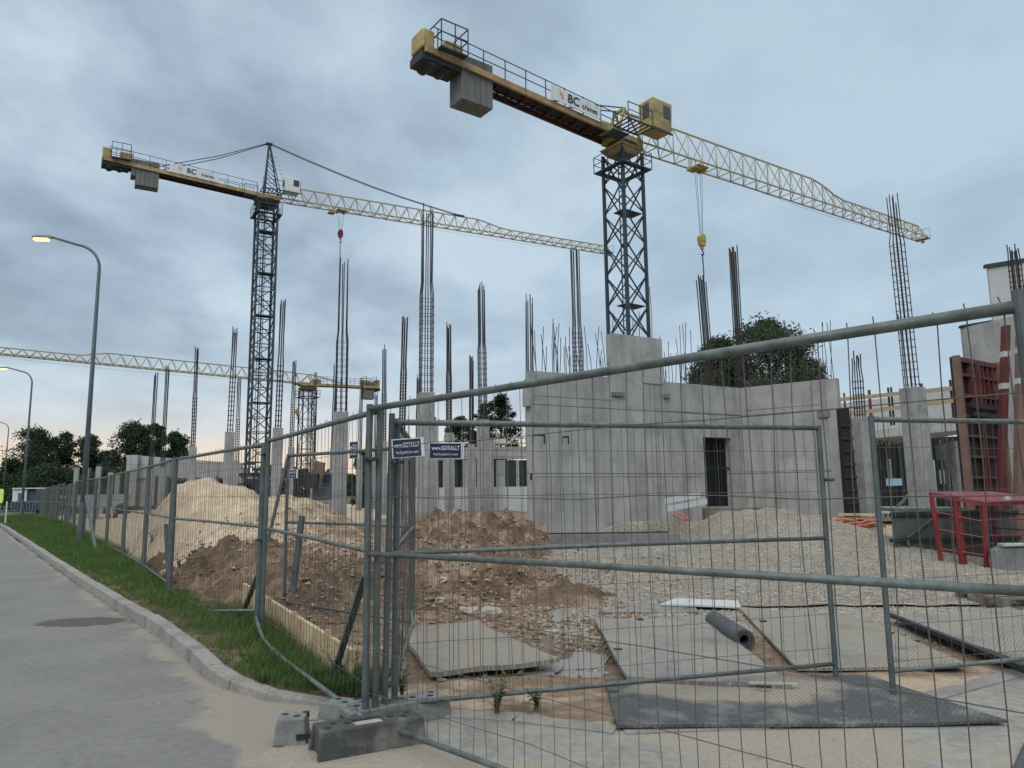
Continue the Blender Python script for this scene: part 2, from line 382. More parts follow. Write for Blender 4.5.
# site ground: right of the fence/kerb, beyond the apron edge
edge_poly = kerb_line[:-1] + apron_edge
def kside(x, y): return dseg(x, y, kerb_line[::-1])   # >0 on the site side? resolved below
def site_keep(x, y, z):
    if x < -1.0 and y > 5.4:
        # right of the kerb line
        for (ax, ay), (bx_, by) in zip(kerb_line, kerb_line[1:]):
            if by <= y <= ay: t = (y-ay)/(by-ay+1e-9); return x > ax+(bx_-ax)*t+.10
        return y > 65 or x > -1.3
    for (ax, ay), (bx_, by) in zip(apron_edge, apron_edge[1:]):
        if ax <= x <= bx_: return y > ay+(by-ay)*(x-ax)/(bx_-ax)-.01
    return (x > 0 and y > 6.2) or (x <= 0 and y > 5.42)
vs, fs = grid(lambda x, y: site_z(x, y), -30, 40, ylist(4.85, 80, .05, .0065), 560, lambda x, y, z: site_keep(x, y, z) and abs(x) < y*.9+3)
# finer x spacing: warp columns so that near ground is dense
vs, fs = prune(vs, fs)
me = MB(); me.v = vs; me.f = fs
sg = me.build('site_ground', MT['ground'], origin=(0, 0, 0), smooth=True)
gl, sl, wl = [], [], []
for x, y, z in vs:
    g_ = 1.15*exp(-(max(0, abs(x-4.4)-2.3)/1.3)**2)*sm(6.6, 9.0, y)*(1-.5*sm(8, 10, x)) + blob(x, y, .9, 8.3, .55, .9, 1.0)
    s_ = .45*sm(7.0, 9, x)+.35*exp(-((y-5.6)/.5)**2)+.3*sm(20, 26, y)+.35*blob(x, y, -1, 7, 1, 2, 2)+.38*sm(1.5, 3, x)*(1-sm(7, 9, y))
    s_ += .75*sm(-5.5, -8, x)*sm(12, 15, y)
    gl.append(min(1, g_)); sl.append(min(1, s_)); wl.append(.62*exp(-(((x-.6)/1.4)**2+((y-7.4)/1.2)**2)))
attrs(sg, {'gravel': gl, 'sand': sl, 'wet': wl}); tag(sg, kind='structure')

def heap(name, fn, x0, x1, y0, y1, st, mat, label, attrfn=None, low=.03):
    nx = int((x1-x0)/st); ny = int((y1-y0)/st)
    vs, fs = grid(lambda x, y: site_z(x, y)+fn(x, y)-low, x0, x1, [y0+(y1-y0)*j/ny for j in range(ny+1)], nx, lambda x, y, z: z > site_z(x, y)-.02)
    vs, fs = prune(vs, fs); b_ = MB(); b_.v = vs; b_.f = fs
    o = b_.build(name, mat, origin=((x0+x1)/2, (y0+y1)/2, 0), smooth=True)
    if attrfn:
        for k, f in attrfn.items(): attrs(o, {k: [f(*v) for v in vs]})
    return tag(o, label, 'heap')
heap('sand_heap', sand_h, -12.5, .5, 11.8, 22.5, .06, MT['sandh'], 'large pale sand heap with two humps behind the row of mesh fence',
     {'soil': lambda x, y, z: .30+.25*sm(-5.5, -3, x)-.25*sm(-6, -8, x)})
heap('soil_heap', soil1_h, -9.5, -.6, 8.8, 16.2, .05, MT['soil'], 'low cloddy brown soil heap at the foot of the pale sand heap', {'sand': lambda x, y, z: .22})
heap('soil_heap', soil2_h, -3.6, .75, 8.8, 20.0, .05, MT['soil'], 'tall brown soil heap at the left end of the concrete wall', {'sand': lambda x, y, z: .36+.2*nz(x, y, 3)})
heap('soil_heap', soil3_h, -.6, 2.2, 9.0, 11.8, .04, MT['soil'], 'small brown soil mound in front of the gravel heap', {'sand': lambda x, y, z: .2})
heap('gravel_heap', gravel_h, -1.2, 11.4, 9.5, 24.6, .06, MT['gravelh'], 'wide grey gravel heap sloping down from the concrete wall with the doorway', {'soil': lambda x, y, z: .34*(1-sm(.5, 2.5, x))+.2*sm(9, 10.5, x)})

def surf(x, y): return max(site_z(x, y), site_z(x, y)+max(sand_h(x, y), soil1_h(x, y) if -9.5 < x < -.6 and 8.8 < y < 16.2 else 0, soil2_h(x, y) if -3.6 < x < .75 and y < 20 else 0, gravel_h(x, y) if x > -1.2 and y > 9.5 else 0)-.03)

def stones(name, n, pick, rr, mat, kind_label=None):
    b_ = MB()
    for i in range(n):
        p = pick()
        if p is None: continue
        x, y = p; r = rr()*(1+.02*y); z = surf(x, y)+r*.25
        vs = []
        for k in range(6):
            d = [(1, 0, 0), (-1, 0, 0), (0, 1, 0), (0, -1, 0), (0, 0, 1), (0, 0, -1)][k]
            q = [d[0]*R.uniform(.6, 1.3)+R.uniform(-.3, .3), d[1]*R.uniform(.6, 1.3)+R.uniform(-.3, .3), d[2]*R.uniform(.5, .9)+R.uniform(-.2, .2)]
            vs.append((x+q[0]*r, y+q[1]*r, z+q[2]*r))
        b_.add(vs, [(0, 2, 4), (2, 1, 4), (1, 3, 4), (3, 0, 4), (2, 0, 5), (1, 2, 5), (3, 1, 5), (0, 3, 5)])
    o = b_.build(name, mat, origin=(0, 0, 0)); return tag(o, kind_label, 'loose stones', kind='stuff')
def pk_grav():
    x = R.uniform(0, 9.5); y = R.uniform(7.2, 20) if R.random() < .8 else R.uniform(7.2, 11)
    if gravel_h(x, y) < R.uniform(-.1, .25) and exp(-(max(0, abs(x-4.4)-2.3)/1.3)**2)*sm(7.0, 9.4, y) < R.random()*1.2: return None
    return x, y
def stonemat(nm, stops):
    m, nt, b, out = new_mat(nm)
    co = objco(nt); c = ramp(nt, noi(nt, co, 9, 3, .7), stops); nt.links.new(c, b.inputs['Base Color']); b.inputs['Roughness'].default_value = .9; return m
MT['pebble'] = stonemat('pebble', [(.3, (.13, .118, .095)), (.5, (.31, .285, .24)), (.7, (.52, .485, .42))])
MT['clod'] = stonemat('clod', [(.3, (.08, .055, .037)), (.5, (.19, .135, .092)), (.68, (.42, .35, .27))])
stones('loose_gravel', 62000, pk_grav, lambda: R.uniform(.006, .014), MT['pebble'], 'loose grey gravel stones over the heap by the concrete wall')
def pk_soil():
    x, y = R.choice([(R.gauss(-5.2, 1.6), R.gauss(12.8, .9)), (R.gauss(-2.6, .9), R.gauss(10.6, 1.2)), (R.gauss(-.9, .9), R.gauss(13.2, 1.9)), (R.gauss(.1, 1.1), R.gauss(10.2, 1.5)), (R.gauss(.0, 1.3), R.gauss(8.2, 1.0))])
    if y < 5.8 or not site_keep(x, y, 0): return None
    if x < -3 and y < 11: return None
    return x, y
stones('loose_clods', 9000, pk_soil, lambda: abs(R.gauss(.006, .013))+.006, MT['clod'], 'loose brown soil clods and crumbs on and around the soil heaps')

def pk_grit():
    x, y = (R.uniform(-3.5, 4.5), R.uniform(2.2, 6.0)) if R.random() < .6 else None or (kx_(R)) 
    return x, y
def kx_(R):
    i = R.randrange(len(kerb_line)-1); t = R.random(); a, b = kerb_line[i], kerb_line[i+1]
    return lerp(a[0], b[0], t)-abs(R.gauss(0, .25)), lerp(a[1], b[1], t)-abs(R.gauss(0, .2))
stones('loose_grit', 900, pk_grit, lambda: R.uniform(.002, .006)+(.008 if R.random() < .03 else 0), MT['pebble'], 'fine grit and crumbs scattered over the driveway and along the kerb')
# single pale stones
def rock(x, y, r, label, flat=.7):
    b_ = MB(); bm_v = []; n1, n2 = 7, 5
    z0 = surf(x, y)
    for j in range(n2):
        for i in range(n1):
            a = 2*pi*i/n1; e = -pi/2+pi*(j+.5)/n2; k = r*(1+.28*R.uniform(-1, 1))
            bm_v.append((x+k*cos(e)*cos(a)*1.2, y+k*cos(e)*sin(a), z0+r*.35+k*sin(e)*flat))
    fs = [(j*n1+i, j*n1+(i+1) % n1, (j+1)*n1+(i+1) % n1, (j+1)*n1+i) for j in range(n2-1) for i in range(n1)]
    fs += [tuple(range(n1-1, -1, -1)), tuple((n2-1)*n1+i for i in range(n1))]
    b_.add(bm_v, fs); return tag(b_.build('stone', MT['stone'], bevel=r*.08), label, 'stone')
for a, b_, r, l in ((450, 573, .10, 'pale stone high on the soil slope behind the fence posts'), (443, 590, .07, 'small pale stone below the highest one on the soil slope'),
                    (472, 606, .10, 'white stone lying between the flat pale mat and the soil slope'), (490, 608, .11, 'largest pale stone beside the white one near the flat pale mat'),
                    (463, 604, .06, 'smallest white stone near the flat pale mat'), (440, 598, .07, 'dusty stone half sunk in the brown soil slope'),
                    (154, 604, .10, 'sandy stone lying in the grass strip by the kerb'), (552, 624, .07, 'grey stone near the puddle edge')):
    p = G(a, b_, .1)
    rock(p.x, p.y, r, l)

# puddles
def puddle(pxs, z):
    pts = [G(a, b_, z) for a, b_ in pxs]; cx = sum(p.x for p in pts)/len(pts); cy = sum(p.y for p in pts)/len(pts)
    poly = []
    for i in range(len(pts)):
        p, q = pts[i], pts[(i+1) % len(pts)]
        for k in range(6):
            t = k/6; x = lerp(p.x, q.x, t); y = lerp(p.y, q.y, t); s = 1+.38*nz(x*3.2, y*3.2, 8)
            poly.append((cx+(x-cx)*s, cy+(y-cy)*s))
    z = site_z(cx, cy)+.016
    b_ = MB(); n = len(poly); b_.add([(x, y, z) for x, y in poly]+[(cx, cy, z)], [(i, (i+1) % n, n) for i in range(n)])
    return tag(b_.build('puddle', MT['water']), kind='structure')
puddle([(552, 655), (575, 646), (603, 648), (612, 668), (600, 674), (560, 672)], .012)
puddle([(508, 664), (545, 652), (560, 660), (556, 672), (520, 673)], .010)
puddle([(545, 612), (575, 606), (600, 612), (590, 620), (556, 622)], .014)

# road, kerb, apron
def road_z(x, y): return 0.0
def road_keep(x, y, z):
    if y > 5.45:
        for (ax, ay), (bx_, by) in zip(kerb_line, kerb_line[1:]):
            if by <= y <= ay: return x < ax+(bx_-ax)*(y-ay)/(by-ay+1e-9)+.05
        return False
    return True
vs, fs = grid(lambda x, y: .0, -16, 8.5, ylist(-2, 6.6, .09, 0), 240, lambda x, y, z: (not site_keep(x, y, z)) and y < 6.5 and (x > -9))
vs, fs = prune([(x, y, .0) for x, y, z in vs], fs)
# road: long strip along the kerb
rv, rf = [], []
L = kerb_line[:-2]
rows = []
def klen(pts):
    out = []
    for (ax, ay), (bx_, by) in zip(pts, pts[1:]):
        n = max(1, int(hypot(bx_-ax, by-ay)/.25)); out += [(ax+(bx_-ax)*i/n, ay+(by-ay)*i/n) for i in range(n)]
    return out+[pts[-1]]
dense = klen([(-60, 82.5)]+kerb_line)
b_ = MB(); nx = 70
sand_a = []; wet_a = []
def edge_noise(x, y): return .5*nz(x*.6, y*.6, 50)+.2*nz(x*2, y*2, 51)
ys = ylist(-3, 84, .12, .012)
def kx(y):
    for (ax, ay), (bx_, by) in zip(dense, dense[1:]):
        if by <= y <= ay: return ax+(bx_-ax)*(y-ay)/(by-ay+1e-9)
    return dense[-1][0] if y < dense[-1][1] else dense[0][0]
V = []; F_ = []
for j, y in enumerate(ys):
    xe = kx(y)+.05
    for i in range(nx+1):
        t = (i/nx)**.7; w = 13.0
        x = xe-w*(1-t); V.append((x, y, 0.0))
        d = xe-x
        dk = abs(dseg(x, y, kerb_line)) if y < 40 else d
        s_ = .9*exp(-(dk/.32)**1.3)*(.75+edge_noise(x, y)*.8)
        s2 = 1.1*sm(-.55, .35, (x+1.75)+(y-4.3)*.25+edge_noise(x, y)*.9) if y < 7.5 else 0
        sand_a.append(max(0, min(1, max(s_, s2)))); wet_a.append(0.0)
for j in range(len(ys)-1):
    for i in range(nx): F_.append((j*(nx+1)+i, j*(nx+1)+i+1, (j+1)*(nx+1)+i+1, (j+1)*(nx+1)+i))
b_.v = V; b_.f = F_
o = b_.build('road', MT['asph'], origin=(0, 0, 0))
pp = G(82, 622)
attrs(o, {'sand': sand_a, 'wet': [1.1*exp(-(((x-pp.x)/.55)**2+((y-pp.y)/.35)**2)**2) for x, y, z in V]}); tag(o, kind='structure')
# apron sheet over the asphalt where the entrance is
ap = [( -1.75, 3.0), (-1.35, 4.9)] + [(kerb_line[-1][0]-.25, kerb_line[-1][1]-.02)] + [(x, y) for x, y in apron_edge] + [(9.5, 6.6), (9.5, -1), (-1.3, -1)]
def inpoly(x, y, P):
    c = False; j = len(P)-1
    for i in range(len(P)):
        if (P[i][1] > y) != (P[j][1] > y) and x < (P[j][0]-P[i][0])*(y-P[i][1])/(P[j][1]-P[i][1])+P[i][0]: c = not c
        j = i
    return c
V = []; nx = 150; ys = [-1+i*.06 for i in range(132)]
vs, fs = grid(lambda x, y: .006+.004*nz(x*.8, y*.8, 61), -2, 9.5, ys, nx, lambda x, y, z: inpoly(x+.10*nz(x*2, y*2, 62), y, ap))
vs, fs = prune(vs, fs); b_ = MB(); b_.v = vs; b_.f = fs
o = b_.build('driveway', MT['apron'], origin=(0, 0, 0), smooth=True)
attrs(o, {'sand': [max(0, min(1, .55+.5*nz(x*.7, y*.7, 63)+.2*sm(4.6, 3.4, y)-.45*sm(1.8, 3.4, x)*sm(3.9, 4.5, y))) for x, y, z in vs]}); tag(o, kind='structure')

# kerb stones (one structure)
b_ = MB(); P = klen(kerb_line); acc = 0; i = 0
tot = [0]
for p, q in zip(P, P[1:]): tot.append(tot[-1]+hypot(q[0]-p[0], q[1]-p[1]))
def kp(s):
    s = max(0, min(tot[-1]-1e-6, s))
    lo, hi = 0, len(tot)-1
    while hi-lo > 1:
        m_ = (lo+hi)//2
        if tot[m_] <= s: lo = m_
        else: hi = m_
    t = (s-tot[lo])/(tot[lo+1]-tot[lo]); p, q = P[lo], P[lo+1]
    return Vector((lerp(p[0], q[0], t), lerp(p[1], q[1], t), 0)), Vector((q[0]-p[0], q[1]-p[1], 0)).normalized()
s = 0; RK = random.Random(5)
while s < tot[-1]-.3:
    l = 1.0 if s < tot[-1]-4.5 else .5
    (p, t), (q, t2) = kp(s+.006), kp(s+l-.006)
    n_ = Vector((-t.y, t.x, 0)); n2 = Vector((-t2.y, t2.x, 0))
    rem = tot[-1]-s; h1 = .12 if rem > 2.2 else .12*max(.12, (rem/2.2)); rem2 = rem-l; h2 = .12 if rem2 > 2.2 else .12*max(.12, (rem2/2.2))
    j = RK.uniform(-.008, .008); jz = RK.uniform(-.006, .006); W = .15
    # n points to the left of travel (travel is towards the camera): site side is +x there
    p = p+n_*j; q = q+n_*j
    b_.hexa([p-n_*0+Vector((0, 0, -.06)), q+Vector((0, 0, -.06)), q+n2*W+Vector((0, 0, -.06)), p+n_*W+Vector((0, 0, -.06)),
             p+n_*.015+Vector((0, 0, h1+jz)), q+n2*.015+Vector((0, 0, h2+jz)), q+n2*W+Vector((0, 0, h2+jz)), p+n_*W+Vector((0, 0, h1+jz))])
    s += l
o = b_.build('kerb', MT['kerb'], origin=(0, 0, 0), bevel=.012); tag(o, kind='structure')
# flush concrete strip at the back of the driveway
b_ = MB()
ae = [(kerb_line[-1][0], kerb_line[-1][1])]+apron_edge[1:]
for (ax, ay), (bx2, by2) in zip(ae, ae[1:]):
    t = Vector((bx2-ax, by2-ay, 0)).normalized(); n_ = Vector((-t.y, t.x, 0))
    m_ = max(1, int(hypot(bx2-ax, by2-ay)))
    for k in range(m_):
        p = Vector((lerp(ax, bx2, k/m_), lerp(ay, by2, k/m_), 0))+t*.004; q = Vector((lerp(ax, bx2, (k+1)/m_), lerp(ay, by2, (k+1)/m_), 0))-t*.004
        z = .016
        b_.hexa([p-n_*.16+Vector((0, 0, -.05)), q-n_*.16+Vector((0, 0, -.05)), q+Vector((0, 0, -.05)), p+Vector((0, 0, -.05)),
                 p-n_*.16+Vector((0, 0, z)), q-n_*.16+Vector((0, 0, z)), q+Vector((0, 0, z)), p+Vector((0, 0, z))])
o = b_.build('kerb', MT['kerb'], origin=(0, 0, 0)); tag(o, kind='structure')

# ------------------------------------------------------------------ grass strip
def grass_patch():
    b_ = MB(); RG = random.Random(3)
    def blade(x, y, z, h, w, lean, a):
        dx, dy = cos(a), sin(a); px_, py_ = -dy*w/2, dx*w/2; l = lean
        b_.add([(x-px_, y-py_, z), (x+px_, y+py_, z), (x+px_*.7+dx*l*.35*h, y+py_*.7+dy*l*.35*h, z+h*.55), (x-px_*.7+dx*l*.35*h, y-py_*.7+dy*l*.35*h, z+h*.55),
                (x+dx*l*h, y+dy*l*h, z+h)], [(0, 1, 2, 3), (3, 2, 4)])
    for k in range(170000):
        s = tot[-1]-.1-(RG.random()**1.75)*52
        p, t = kp(s); n_ = Vector((-t.y, t.x, 0))
        off = .155+RG.random()**1.1*2.1
        q = p+n_*off; x, y = q.x, q.y
        if y < 5.5: continue
        lim = fx_(y)+.12+.25*nz(x*1.2, y*1.2, 71)
        if y < 9.4: lim = max(lim, -1.42-(y-6.1)*.52-.06) if y > 6.1 else -.98
        if x > lim: continue
        e = lim-x; cl = nz(x*1.5, y*1.5, 70)
        c2 = nz(x*3.5, y*3.5, 72)
        if cl+c2*.7 < -.34 and RG.random() < .75: continue
        if off < .35 and RG.random() < .12+.8*max(0, c2): continue
        sc = max(1, y/9)
        tall = 1+.9*max(0, off-.45)*(1+.7*cl) if off < 1.3 else 1.7*(1+.6*cl)
        h = RG.uniform(.05, .12)*min(tall, 2.6)*(1+.02*y)*(.75 if off < .3 else 1); w = RG.uniform(.004, .008)*sc*1.15
        blade(x, y, max(.06 if off < 1 else .02, surf(x, y)), h, w, RG.uniform(.1, .8), RG.uniform(0, 2*pi))
    return tag(b_.build('grass', MT['grass'], origin=(0, 0, 0)), 'green grass strip between the kerb and the mesh fence', 'grass', kind='stuff')
# soil under the grass
b_ = MB(); Vv = []; Ff = []
S_ = [tot[-1]-.15-i*.3 for i in range(int(tot[-1]/.3))]
for i, s in enumerate(S_):
    p, t = kp(s); n_ = Vector((-t.y, t.x, 0))
    wd = 1.5 if s < tot[-1]-3.2 else .95
    for k in range(6):
        q = p+n_*(.13+wd*k/5); hh = (.10 if s < tot[-1]-2.2 else .10*max(.1, (tot[-1]-s)/2.2))
        z = lerp(hh, -.06, sm(.55, 1, k/5)) if k < 5 else -.1
        Vv.append((q.x, q.y, z+.01*nz(q.x*3, q.y*3, 7)))
for i in range(len(S_)-1):
    for k in range(5): Ff.append((i*6+k, i*6+k+1, (i+1)*6+k+1, (i+1)*6+k))
b_.v = Vv; b_.f = Ff
o = b_.build('verge', MT['soil'], origin=(0, 0, 0), smooth=True); attrs(o, {'sand': [.1]*len(Vv)}); tag(o, kind='structure')
grass_patch()

def weed(x, y, h, n, label, name='weed'):
    RG = random.Random(int(x*1000+y*77)); b_ = MB(); s_ = MB(); z0 = max(0, surf(x, y))
    r = thing(name, label, 'weed', (x, y, z0))
    for k in range(n):
        a = RG.uniform(0, 2*pi); l = RG.uniform(.15, .5)*h; hh = h*RG.uniform(.55, 1)
        pts = [(RG.uniform(-.02, .02), RG.uniform(-.02, .02), 0)]
        for t in (.35, .7, 1): pts.append((cos(a)*l*t*t, sin(a)*l*t*t, hh*t))
        s_.tube(pts, [.003, .0025, .002, .001], 4)
        for m_ in range(14):
            t = RG.uniform(.2, 1); x1, y1, z1 = cos(a)*l*t*t, sin(a)*l*t*t, hh*t
            aa = RG.uniform(0, 2*pi); ll = RG.uniform(.02, .05); w = ll*.28; dz = RG.uniform(-.3, .6)
            dx, dy = cos(aa), sin(aa)
            b_.add([(x1, y1, z1), (x1+dx*ll*.5-dy*w, y1+dy*ll*.5+dx*w, z1+dz*ll*.6), (x1+dx*ll, y1+dy*ll, z1+dz*ll), (x1+dx*ll*.5+dy*w, y1+dy*ll*.5-dx*w, z1+dz*ll*.6)], [(0, 1, 2, 3)])
    s_.build('stem', MT['weed'], r); b_.build('leaves', MT['weed'], r)
for a, bb, h, n, l in ((497, 716, .34, 9, 'pale green weed clump on the soil beside the driveway edge'), (537, 712, .16, 6, 'small weed sprig right of the taller weed clump'),
                       (350, 700, .38, 8, 'tall weed in the grass behind the foreground fence posts'), (338, 690, .42, 7, 'tall seeding weed near the end of the cream board'),
                       (402, 700, .30, 10, 'leafy weed growing just behind the doubled fence posts'), (178, 582, .30, 8, 'leafy weed in the grass at the foot of a fence post'), (150, 565, .30, 7, 'far leafy weed at the soil heap foot by the fence')):
    p = G(a, bb); weed(p.x, p.y, h, n, l)

# ------------------------------------------------------------------ fence
def wire_mb(b_, L, h0, h1, n, hz, r, seed, wob=.01, hook=True, seg=8, sides=4):
    RW = random.Random(seed)
    for i in range(n):
        x = .05+(L-.10)*i/(n-1); pts = []
        a = RW.uniform(-1, 1)*wob; ph = RW.uniform(0, 6)
        for k in range(seg+1):
            t = k/seg; z = lerp(h0, h1, t)
            pts.append((x+a*sin(t*5+ph)+RW.uniform(-.3, .3)*wob, .012*(sin(t*9+ph)*.4) if wob else 0, z))
        if hook: pts.append((x+RW.uniform(-.015, .02), RW.uniform(-.01, .03), h1+RW.uniform(.01, .05)))
        b_.tube(pts, r, sides, False)
    for z in hz:
        pts = [(L*k/10, .006+RW.uniform(-1, 1)*wob*.4, z+RW.uniform(-1, 1)*wob*.6) for k in range(11)]
        b_.tube(pts, r, sides, False)
def fence_panel(p0, p1, label, H=2.05, rails=(2.03, 1.13, .13), seed=1, n=None, posts=(True, True), group=None, bot=None, postr=.021, wire_r=.0019, wob=.012, z0=0.0, lean=(0, 0), top_drop=0.0, post_tops=(0, 0), midbend=0):
    v = Vector((p1[0]-p0[0], p1[1]-p0[1], 0)); L = v.length; rz = atan2(v.y, v.x)
    r = thing('mesh_fence', label, 'mesh fence', (p0[0], p0[1], z0), rz, group)
    for k, xx in enumerate((0, L)):
        if posts[k]:
            b_ = MB(); b_.tube([(xx, 0, .02), (xx+lean[k]*.5, 0, H*.5), (xx+lean[k], 0, H+post_tops[k])], postr, 12); b_.build('post', MT['galvp'], r, smooth=False)
    zt, zm, zb = rails; zm0, zm1 = zm if isinstance(zm, tuple) else (zm, zm)
    b_ = MB(); b_.tube([(.01, 0, zt), (L*.3, .01, zt-top_drop*.6), (L*.7, -.01, zt-top_drop), (L-.01, 0, zt)], .021, 12); b_.build('top_rail', MT['galv'], r, smooth=True)
    if zm:
        b_ = MB(); b_.tube([(.0, 0, zm0), (L*.5, midbend, (zm0+zm1)/2+.005), (L, 0, zm1)], .0165, 10); b_.build('middle_rail', MT['galv'], r, smooth=True)
    b_ = MB(); b_.tube(bot if bot else [(.0, 0, zb), (L, 0, zb)], .0165, 10); b_.build('bottom_rail', MT['galv'], r, smooth=True)
    n = n or int(L/.1)+1
    b_ = MB(); wire_mb(b_, L, min(rails[2], .2), zt, n, [z for z in (1.78, 1.46, .82, .5, .25)], wire_r, seed, wob); b_.build('wire_mesh', MT['wire'], r)
    return r
PR = G(1021, 306, 2.05)
pA0 = (-.955, 4.93); pA1 = (PR.x, PR.y)
fence_panel(pA0, pA1, 'nearest mesh fence panel crossing the foreground from the doubled posts', seed=3, H=2.08, rails=(2.05, (1.10, 1.18), .10), post_tops=(.0, .02), postr=.0225, wire_r=.0022, wob=.018, bot=[(.02, -.02, .09), (1.2, -.01, .10), (3.5, 0, .10)])
# panel B : from doubled posts to first corner of the row, bottom tube bent
B0 = (-.90, 4.97); B1 = (FN[1][0]+.06, FN[1][1]-.09)
LB = hypot(B1[0]-B0[0], B1[1]-B0[1]); dB = Vector(((B1[0]-B0[0])/LB, (B1[1]-B0[1])/LB))
def line_sz(p0, d, pxx, pyy, off=0):
    q = (p0[0]-d[1]*off, p0[1]+d[0]*off); r_ = ray(pxx, pyy); k = r_.x/r_.y; s_ = (k*q[1]-q[0])/(d[0]-k*d[1]); Y = q[1]+d[1]*s_; return s_, at(pxx, pyy, Y).z
BOT = []
for a, b_ in ((362, 717), (352, 710), (320, 686), (290, 664), (272, 649), (264, 640), (259, 628), (256, 616)):
    z_ = .13 if a > 262 else .24; q_ = G(a, b_, z_); v_ = (q_.x-B0[0], q_.y-B0[1]); BOT.append((v_[0]*dB.x+v_[1]*dB.y, -v_[0]*dB.y+v_[1]*dB.x, z_))
fence_panel(B0, B1, 'mesh fence panel with a sagging bent bottom tube, left of the doubled posts', seed=5, H=2.08, rails=(2.04, (1.10, 1.14), .13), postr=.0215, lean=(-.02, 0),
            bot=BOT)
# panel C, D, E, F
pC0 = (-.855, 5.05); pC1 = G(816, 428, 1.97); pC1 = (pC1.x+.02, pC1.y)
fence_panel(pC0, pC1, 'second mesh fence panel behind the nearest one, carrying the straight blue sign', seed=7, H=1.99, rails=(1.97, 1.09, .13), post_tops=(.04, 0), wob=.009, lean=(.03, 0))
pD0 = G(871, 418, 2.0); pD1 = G(1050, 421, 2.0); LD = 3.45; vD = Vector((pD1.x-pD0.x, pD1.y-pD0.y)).normalized()
fence_panel((pD0.x, pD0.y), (pD0.x+vD.x*LD, pD0.y+vD.y*LD), 'mesh fence panel starting right of the open gap, over the tread plates', seed=9, H=2.02, rails=(1.99, None, .19), wob=.009)
pE0 = (-2.95, 9.75); pE1 = (-1.12, 8.2)
fence_panel(pE0, pE1, 'mesh fence panel standing further back behind the doubled posts', seed=11, H=2.0, rails=(1.98, 1.12, .12), lean=(.0, 0), wob=.009)
fence_panel((-.80, 5.12), (-1.08, 8.1), 'mesh fence panel seen nearly edge on, running back from the doubled posts', seed=13, H=2.0, rails=(1.98, 1.12, .12), wob=.009,
            bot=[(.02, 0, .12), (.9, .02, .16), (1.8, -.05, .32), (2.6, 0, .30), (3.0, 0, .25)])
# row along the kerb
proto = None; side_lab = ['mesh fence panel in front of the brown soil heap, next to the sagging one', 'mesh fence panel in front of the left half of the sand heap',
                          'mesh fence panel on the kerb row just right of the tall street lamp foot', 'mesh fence panel on the kerb row at the tall street lamp foot']
for i in range(1, len(FN)-1):
    a, b2 = FN[i], FN[i+1]; L = hypot(b2[0]-a[0], b2[1]-a[1]); rz = atan2(b2[1]-a[1], b2[0]-a[0])
    v_ = Vector((b2[0]-a[0], b2[1]-a[1])).normalized()*.06; a = (a[0]+v_.x, a[1]+v_.y); b2 = (b2[0]-v_.x, b2[1]-v_.y); L -= .12
    if i <= 4:
        fence_panel(a, b2, side_lab[i-1], seed=20+i, H=2.03, rails=(2.01, 1.15, .22), wob=.008, postr=.034, wire_r=.0022, lean=(R.uniform(-.05, .05), R.uniform(-.04, .04)),
                    bot=[(.0, 0, .30), (L*.4, .05, .12), (L*.8, 0, .10), (L, 0, .15)] if i == 1 else None)
    elif proto is None:
        proto = fence_panel(a, b2, 'far mesh fence panel in the row along the kerb, left of the tall street lamp', seed=30, H=2.0, rails=(1.99, 1.12, .15), wob=0, group='far fence panels along the kerb', wire_r=.0022, postr=.04)
    else:
        dup(proto, (a[0], a[1], 0), rz+R.uniform(-.03, .03), sc=(L/3.48, 1, 1+R.uniform(-.02, .02)))
# braces / stabiliser posts behind the row
def brace(p, q, label, w=.045):
    v = Vector(q)-Vector(p); o = thing('steel_brace', label, 'fence brace', p)
    b_ = MB(); b_.bar((0, 0, 0), v, w, w*.6); b_.build('strut', MT['galvp'], o)
    b_ = MB(); b_.bx(-.045, .045, -.05, .05, -.02, .02); b_.build('foot_plate', MT['galvp'], o, bevel=.004)
    return o
def br(a, ya, Ya, b_, yb, Yb, label, w=.045): brace(at(a, ya, Ya), at(b_, yb, Yb), label, w)
br(336, 668, 6.0, 365, 575, 5.1, 'leaning steel brace behind the foreground doubled posts')
br(293, 590, 8.9, 302, 516, 8.9, 'short upright steel stake with rounded head behind the sagging panel', .09)
br(169, 588, 12.0, 166, 524, 12.0, 'short upright stake beside the second post of the kerb row', .07)
br(96, 553, 19.0, 86, 496, 20.2, 'leaning brace beside the foot of the tall street lamp', .07)
br(268, 540, 9.7, 288, 457, 9.75, 'slanting brace at the left end of the set-back fence panel', .05)
br(243, 612, 8.6, 258, 575, 8.0, 'short brace at the foot of the thick corner post', .05)
# clamps
def clamp(p, rz, label):
    o = thing('fence_clamp', label, 'clamp', p, rz); b_ = MB()
    b_.bx(-.042, .042, -.026, .026, -.012, .012); b_.build('plate', MT['dark'], o, bevel=.006)
    b_ = MB(); b_.tube([(0, -.05, 0), (0, .05, 0)], .008, 8); b_.build('bolt', MT['galv'], o)
clamp((-.94, 4.90, at(370, 459, 4.9).z), .3, 'dark clamp tying the two foreground posts together high up')
clamp((-.78, 5.02, at(392, 462, 5.0).z), -.2, 'dark clamp on the posts behind the blue signs')
clamp((-2.62, 7.80, 1.02), .8, 'dark clamp on the thick corner post of the kerb row')
clamp((FN[1][0]+.02, FN[1][1]-.05, 1.9), .8, 'upper dark clamp on the thick corner post of the kerb row')
p = G(819, 480, 0); clamp((pC1[0]+.05, pC1[1], 1.55), .2, 'dark clamp on the free right post of the second panel')

